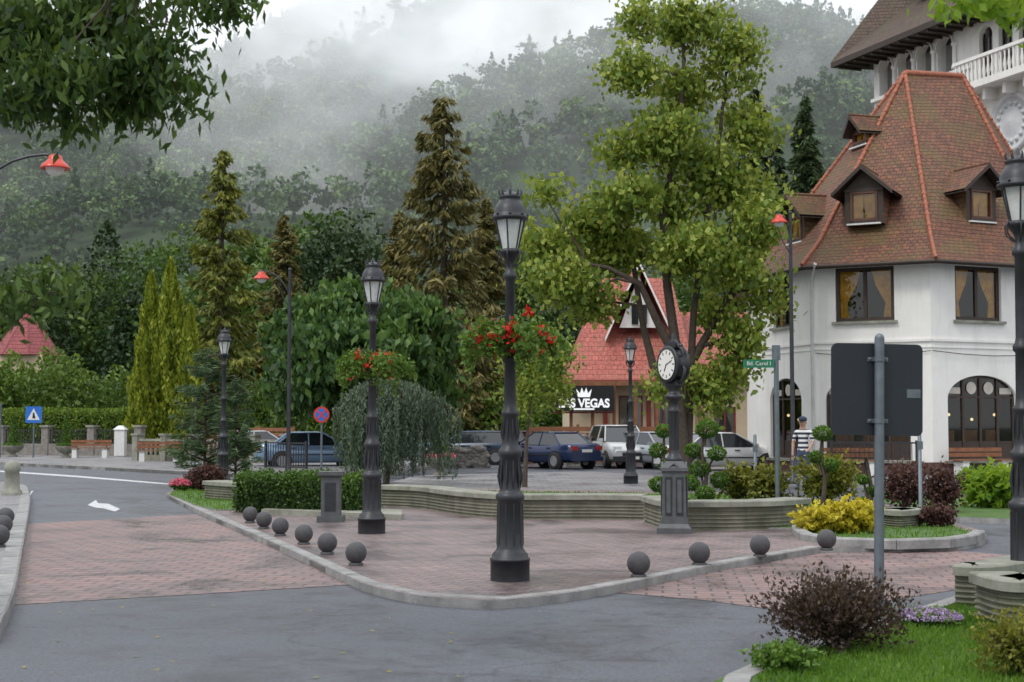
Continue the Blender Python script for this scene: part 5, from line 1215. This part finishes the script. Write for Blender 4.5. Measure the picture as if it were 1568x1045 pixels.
def belt():
    Vs=[];rn=[];tn=[];mi=[]
    spec=[]
    for i in range(95):
        px=rng.uniform(-120,1330); d=rng.uniform(100,175); spec.append((px,d,rng.uniform(3.4,5.6),None,rng.rand()<.25))
    for px,py,d,r,c in [(160,340,125,5.5,1),(105,385,120,5.5,0),(215,370,120,5,0),(60,400,115,4.5,0),(20,445,112,4.5,0),(490,312,110,4.2,0),(545,305,112,4.4,0),(455,345,108,3.8,0),(520,335,105,3.8,0),(580,350,108,3.6,0),(290,335,130,4.5,0),(385,350,112,3.8,0),(800,345,110,4,0),(850,325,115,4.4,0),(900,330,118,4.4,0),(770,370,105,3.4,0),(1180,300,100,4.4,0),(1130,330,100,4.4,0),(-40,410,105,5,0)]:
        spec.append((px,d,r,wz(px,py,d)[1],bool(c)))
    for px,d,r,zt,con in spec:
        x=X(px,d); 
        if zt is None: zt=wz(px,rng.uniform(395,470),d)[1] 
        if abs(px-42)<70 and d<112: continue
        n=3400; tone=rng.rand()
        if con:
            t=rng.rand(n)**1.3; a=rng.rand(n)*6.283; lay=.7+.4*((t*18)%1)
            R=r*1.0*(1-t)**.6*lay*(.6+.45*rng.rand(n)); C=np.stack([x+np.cos(a)*R,d+np.sin(a)*R,1+t*(zt-1)-.12*R],1); tt=tone*.4+.25*rng.rand(n)
        else:
            K=34; cd=nrm(rng.normal(size=(K,3))); cc=np.stack([x+cd[:,0]*r*.8,d+cd[:,1]*r*.8,zt*.60+cd[:,2]*zt*.31],1); ix=rng.randint(0,K,n)
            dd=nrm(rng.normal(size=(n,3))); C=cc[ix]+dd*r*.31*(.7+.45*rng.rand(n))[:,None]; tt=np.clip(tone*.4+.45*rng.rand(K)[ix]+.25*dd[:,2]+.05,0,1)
        LL=.46*(.6+.8*rng.rand(n)); Vs.append(leafV(C,LL,LL*.6,np.array([0,0,-.2]),1.0,.1)); rn.append(rng.rand(n)); tn.append(tt)
        mi.append(np.full(n,1 if con or rng.rand()<.25 else 0))
    npmesh('background_tree_belt',np.vstack(Vs),np.concatenate(rn),np.clip(np.concatenate(tn),0,1),None,mats=[lMid,lConD],midx=np.concatenate(mi))
    Vs=[];rn=[];tn=[]
    for i in range(124):
        px=rng.uniform(-60,1000); d=rng.uniform(82,94) if px<330 else rng.uniform(76,90)
        if 830<px<1100 and d<80: d=90
        h=rng.uniform(2.6,5.2) if px<330 else rng.uniform(2,4)
        if i>=120: px=(15,38,70,92)[i-120]; d=85.5; h=(5.1,4.6,5.4,5.6)[i-120]
        x=X(px,d); r=rng.uniform(1.0,2.0); n=1500; dd=nrm(rng.normal(size=(n,3))); tone=rng.rand()
        lf=1+.2*np.sin(dd[:,0]*6+i)+.2*np.sin(dd[:,2]*7+dd[:,1]*5)
        C=np.stack([x+dd[:,0]*r*lf,d+dd[:,1]*r*lf,h*.5+dd[:,2]*h*.5*lf],1); C[:,2]=np.maximum(C[:,2],.05); LL=.3*(.6+.8*rng.rand(n))
        Vs.append(leafV(C,LL,LL*.5,np.array([0,0,-.3]),.9)); rn.append(rng.rand(n)); tn.append(np.clip(tone*.6+.25*dd[:,2]+.3,0,1)*np.ones(n))
    npmesh('background_shrubbery',np.vstack(Vs),np.concatenate(rn),np.concatenate(tn),lUnder)
belt()
hedge('clipped_hedge',[(X(-20,80),80),(X(150,78),78),(X(222,77),77)],1.2,.1,2.3,lTopi2,420,.14)
hp=[gp(372,783,.1),gp(470,786,.1),gp(560,788,.1)]; hedge('boxwood_hedge',[(p[0],p[1]+.35) for p in hp],.75,.1,.62,lHedge,2200,.06)
def sh(name,px,py,rxpx,hpx,mat,n=2500,**k):
    x,y=gp(px,py,.1); s=y/F; return shrub(name,x,y+rxpx*s*.3,.1,rxpx*s,rxpx*s*.8,hpx*s*.5,mat,n,**k)
sh('barberry_bush',318,752,26,40,lPurple,2200,L=.08,W=.05); sh('barberry_bush',300,750,18,30,lPurple,1500,L=.08,W=.05)
sh('pink_flower_bush',275,752,16,18,lTopi,900,L=.07,extra=(fPink,420,.08))
sh('golden_shrub',1265,818,42,42,lYellow,3600,L=.075,W=.05,lump=.25); sh('golden_shrub',1308,818,38,50,lYellow,3200,L=.075,W=.05,lump=.25)
sh('olive_shrub',1272,772,45,75,lOlive,2600,L=.12,W=.06,lump=.28,shell=.35); sh('olive_shrub',1180,770,32,60,lOlive,1800,L=.12,W=.06,lump=.3,shell=.3)
sh('olive_shrub',1130,768,30,55,lOlive,1500,L=.12,W=.06,lump=.3,shell=.3)
sh('barberry_bush',1390,780,38,68,lPurple,2600,L=.07,W=.045,lump=.25); sh('barberry_bush',1446,785,30,72,lPurple,2200,L=.07,W=.045,lump=.25); sh('barberry_bush',1438,808,28,34,lPurple,1400,L=.06,W=.04)
sh('bright_shrub',1530,778,48,62,lBright,2600,L=.15,W=.08,lump=.28); sh('bright_shrub',1500,760,30,45,lTopi,1500,L=.1,W=.06)
def topiary(px,py,balls,z=.1,name='pompom_topiary'):
    x,y=gp(px,py,z); root=empty(name,(x,y,z)); b=B(); s=y/F; Cs=[];tt=[];nr=[]
    for i,(bx,by,br_,dy) in enumerate(balls):
        cx,cz=wz(bx,by,y+dy); r=br_*s; b.tube([(x+(cx-x)*.2,y,max(z,cz-.35)),(x+(cx-x)*.7,y+dy*.5,cz-.12),(cx,y+dy,cz)],[.03,.022,.015],mBark,5)
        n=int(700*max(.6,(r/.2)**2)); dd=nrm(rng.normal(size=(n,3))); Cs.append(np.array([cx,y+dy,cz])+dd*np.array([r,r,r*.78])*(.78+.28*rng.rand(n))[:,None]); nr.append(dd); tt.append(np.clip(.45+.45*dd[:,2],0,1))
    tops=min(b_[1] for b_ in balls); b.tube([(x,y,z),(x+.05,y,z+.5),(x-.03,y,z+1.0),(x,y,wz(px,tops,y)[1])],[.05,.04,.03,.02],mBark,6)
    b.make('trunk',root); C=np.vstack(Cs);n=len(C); npmesh('foliage_balls',leafV(C,.07,.03,np.vstack(nr)*.8,.6),rng.rand(n),np.concatenate(tt),lTopi,root)
topiary(1078,770,[(1083,657,18,0),(1062,690,14,.2),(1098,695,14,-.2),(1072,718,16,.1),(1056,740,15,-.1),(1102,735,15,.1),(1080,756,15,-.3)])
topiary(1018,768,[(1016,660,13,0),(1008,690,14,.1),(1024,715,14,0),(1008,742,15,0)])
topiary(1260,775,[(1260,664,15,0),(1250,700,12,.1),(1272,712,13,0)])
topiary(1330,790,[(1322,735,9,0),(1338,752,10,0),(1325,768,9,.1)])
def fsh(name,px,py,d,rx,rz,mat,n,**k): return shrub(name,X(px,d),d,.1,rx,rx*.85,rz,mat,n,**k)
fsh('barberry_bush',1275,0,9.9,.49,.27,lPurpG,10500,L=.036,W=.017,stems=110,shell=.2,lump=.2,up=.6)
fsh('green_bush',1195,0,9.1,.2,.09,lTopi,2200,L=.035,W=.02,lump=.25)
fsh('green_bush',1555,0,8.9,.28,.2,lOlive,4200,L=.035,W=.018,stems=40,shell=.3,lump=.25) 
fsh('lilac_flower_patch',1415,0,11.1,.26,.07,lTopi,1300,L=.04,W=.02,extra=(fLil,1100,.026),lump=.3)
# overhanging trees near the camera
d=9.0
In=[(40,50,85,50,0),(150,30,90,40,.3),(225,85,60,42,0),(90,125,75,38,-.3),(180,130,70,35,.2),(272,140,30,34,0),(118,195,26,22,0),(215,165,50,18,.2),(330,6,75,18,.2),(-60,90,90,60,0),(55,470,50,14,0),(90,452,28,10,.2),(-60,460,60,22,0),(20,160,40,20,0)]
lo=[lob(a,b_,c,e,d,f) for a,b_,c,e,f in In]
out=[(-4.3,9,5.3,1.2,1.2,.6),(-5.4,8.4,6.0,1.5,1.5,.9),(-6.0,9.6,7.0,1.6,1.6,1.1),(-7.0,9,5.6,1.3,1.4,.9),(-3.2,9.4,5.5,1.0,1.0,.5)]
tk=[[(-6.2,9.3,0.1),(-6.15,9.3,2),(-6.0,9.2,3.6),(-5.9,9.2,5),(-5.8,9.2,7)],[(-6.0,9.2,3.9),(-5.2,9.1,4.8),(-4.0,9.0,5.0),(-3.0,9.0,4.9),(-1.8,9.0,4.6)],[(-6.1,9.2,2.3),(-5.2,9.1,2.7),(-4.2,9,2.6)],[(-5.9,9.2,4.5),(-4.4,9.2,5.2),(-3,9.2,5.0)]]
broad_tree('overhanging_tree',(-6.2,9.3,.1),tk,lo+out,620,34,.10,.036,.10,lFore,r0=.15,droop=1.2,flat=.2,shell=.1,wts=[1]*len(lo)+[.12]*len(out),limb=.3,minr=.007)
d=8.0; lo=[lob(a,b_,c,e,d,f) for a,b_,c,e,f in [(1520,6,60,16,0),(1480,0,40,14,.2),(1560,20,30,18,0)]]
out=[(4.0,8,4.7,1.0,1.0,.5),(4.6,7.6,5.2,1.1,1.1,.8)]
broad_tree('overhanging_tree',(5.0,7.8,.1),[[(5.0,7.8,.1),(4.9,7.8,2.5),(4.8,7.8,4.5),(4.6,7.8,5.6)],[(4.85,7.8,3.9),(4.0,7.9,4.5),(3.2,8,4.5),(2.7,8,4.4)]],lo+out,90,26,.09,.05,.07,lBright,r0=.11,droop=.8,wts=[1]*3+[.15]*2,limb=.3,minr=.006)
# scattered fallen leaves on the road
n=190; P=np.stack([rng.uniform(-6,5,n),rng.uniform(9.3,24,n)],1); C=np.stack([P[:,0],P[:,1],np.full(n,.012)],1)
V=leafV(C,.05,.035,None,1).reshape(-1,4,3); V[:,:,2]=.010+(V[:,:,2]-.012)*.12; V[:,:,2]+= np.where(inpoly(P,island),.085,0)[:,None]
npmesh('fallen_leaves',V.reshape(-1,3),rng.rand(n),rng.rand(n),lYellow)
# ------------------------------------------------------------------ world, sun, camera
w=bpy.data.worlds.new('World'); S.world=w; w.use_nodes=True; nt=w.node_tree
bg=nt.nodes['Background']; sky=N(nt,'ShaderNodeTexSky'); sky.sky_type='NISHITA'; sky.sun_disc=False
sd=Vector((-.55,-.55,.95)).normalized(); sky.sun_elevation=math.asin(sd.z); sky.sun_rotation=math.atan2(sd.x,sd.y)
tc=N(nt,'ShaderNodeTexCoord').outputs['Generated']
mp=N(nt,'ShaderNodeMapping'); mp.inputs['Scale'].default_value=(1,1,2.5); nt.links.new(tc,mp.inputs[0])
cl=ramp(nt,noise(nt,2.2,6,.6,mp.outputs[0],.5),[(.3,(.86,.9,.97)),(.7,(1.0,1.0,1.0))])
sp_=N(nt,'ShaderNodeSeparateXYZ'); nt.links.new(tc,sp_.inputs[0])
el=mth(nt,'MAXIMUM',sp_.outputs[2],0.0); gain=mth(nt,'ADD',7.2,mth(nt,'MULTIPLY',el,8.8))
vm=N(nt,'ShaderNodeVectorMath',operation='SCALE'); nt.links.new(cl,vm.inputs[0]); nt.links.new(gain,vm.inputs['Scale'])
nt.links.new(mixc(nt,.88,sky.outputs[0],vm.outputs[0]),bg.inputs[0]); bg.inputs[1].default_value=.12
sl=bpy.data.lights.new('sun','SUN'); sl.energy=1.3; sl.angle=math.radians(14); sl.color=(1,.96,.9)
so=bpy.data.objects.new('sun',sl); S.collection.objects.link(so); so.rotation_euler=(-sd).to_track_quat('-Z','Y').to_euler(); so.location=(0,0,60)
cam=bpy.data.cameras.new('camera'); cam.lens=50.0; cam.sensor_width=36.0; cam.clip_end=5000; cam.clip_start=.1
cam.dof.use_dof=True; cam.dof.focus_distance=20; cam.dof.aperture_fstop=4.0
co=bpy.data.objects.new('camera',cam); S.collection.objects.link(co); co.location=(0,0,CH); co.rotation_euler=(math.pi/2+TH,0,0)
S.camera=co
S.view_settings.view_transform='Standard'; S.view_settings.look='None'; S.view_settings.exposure=0
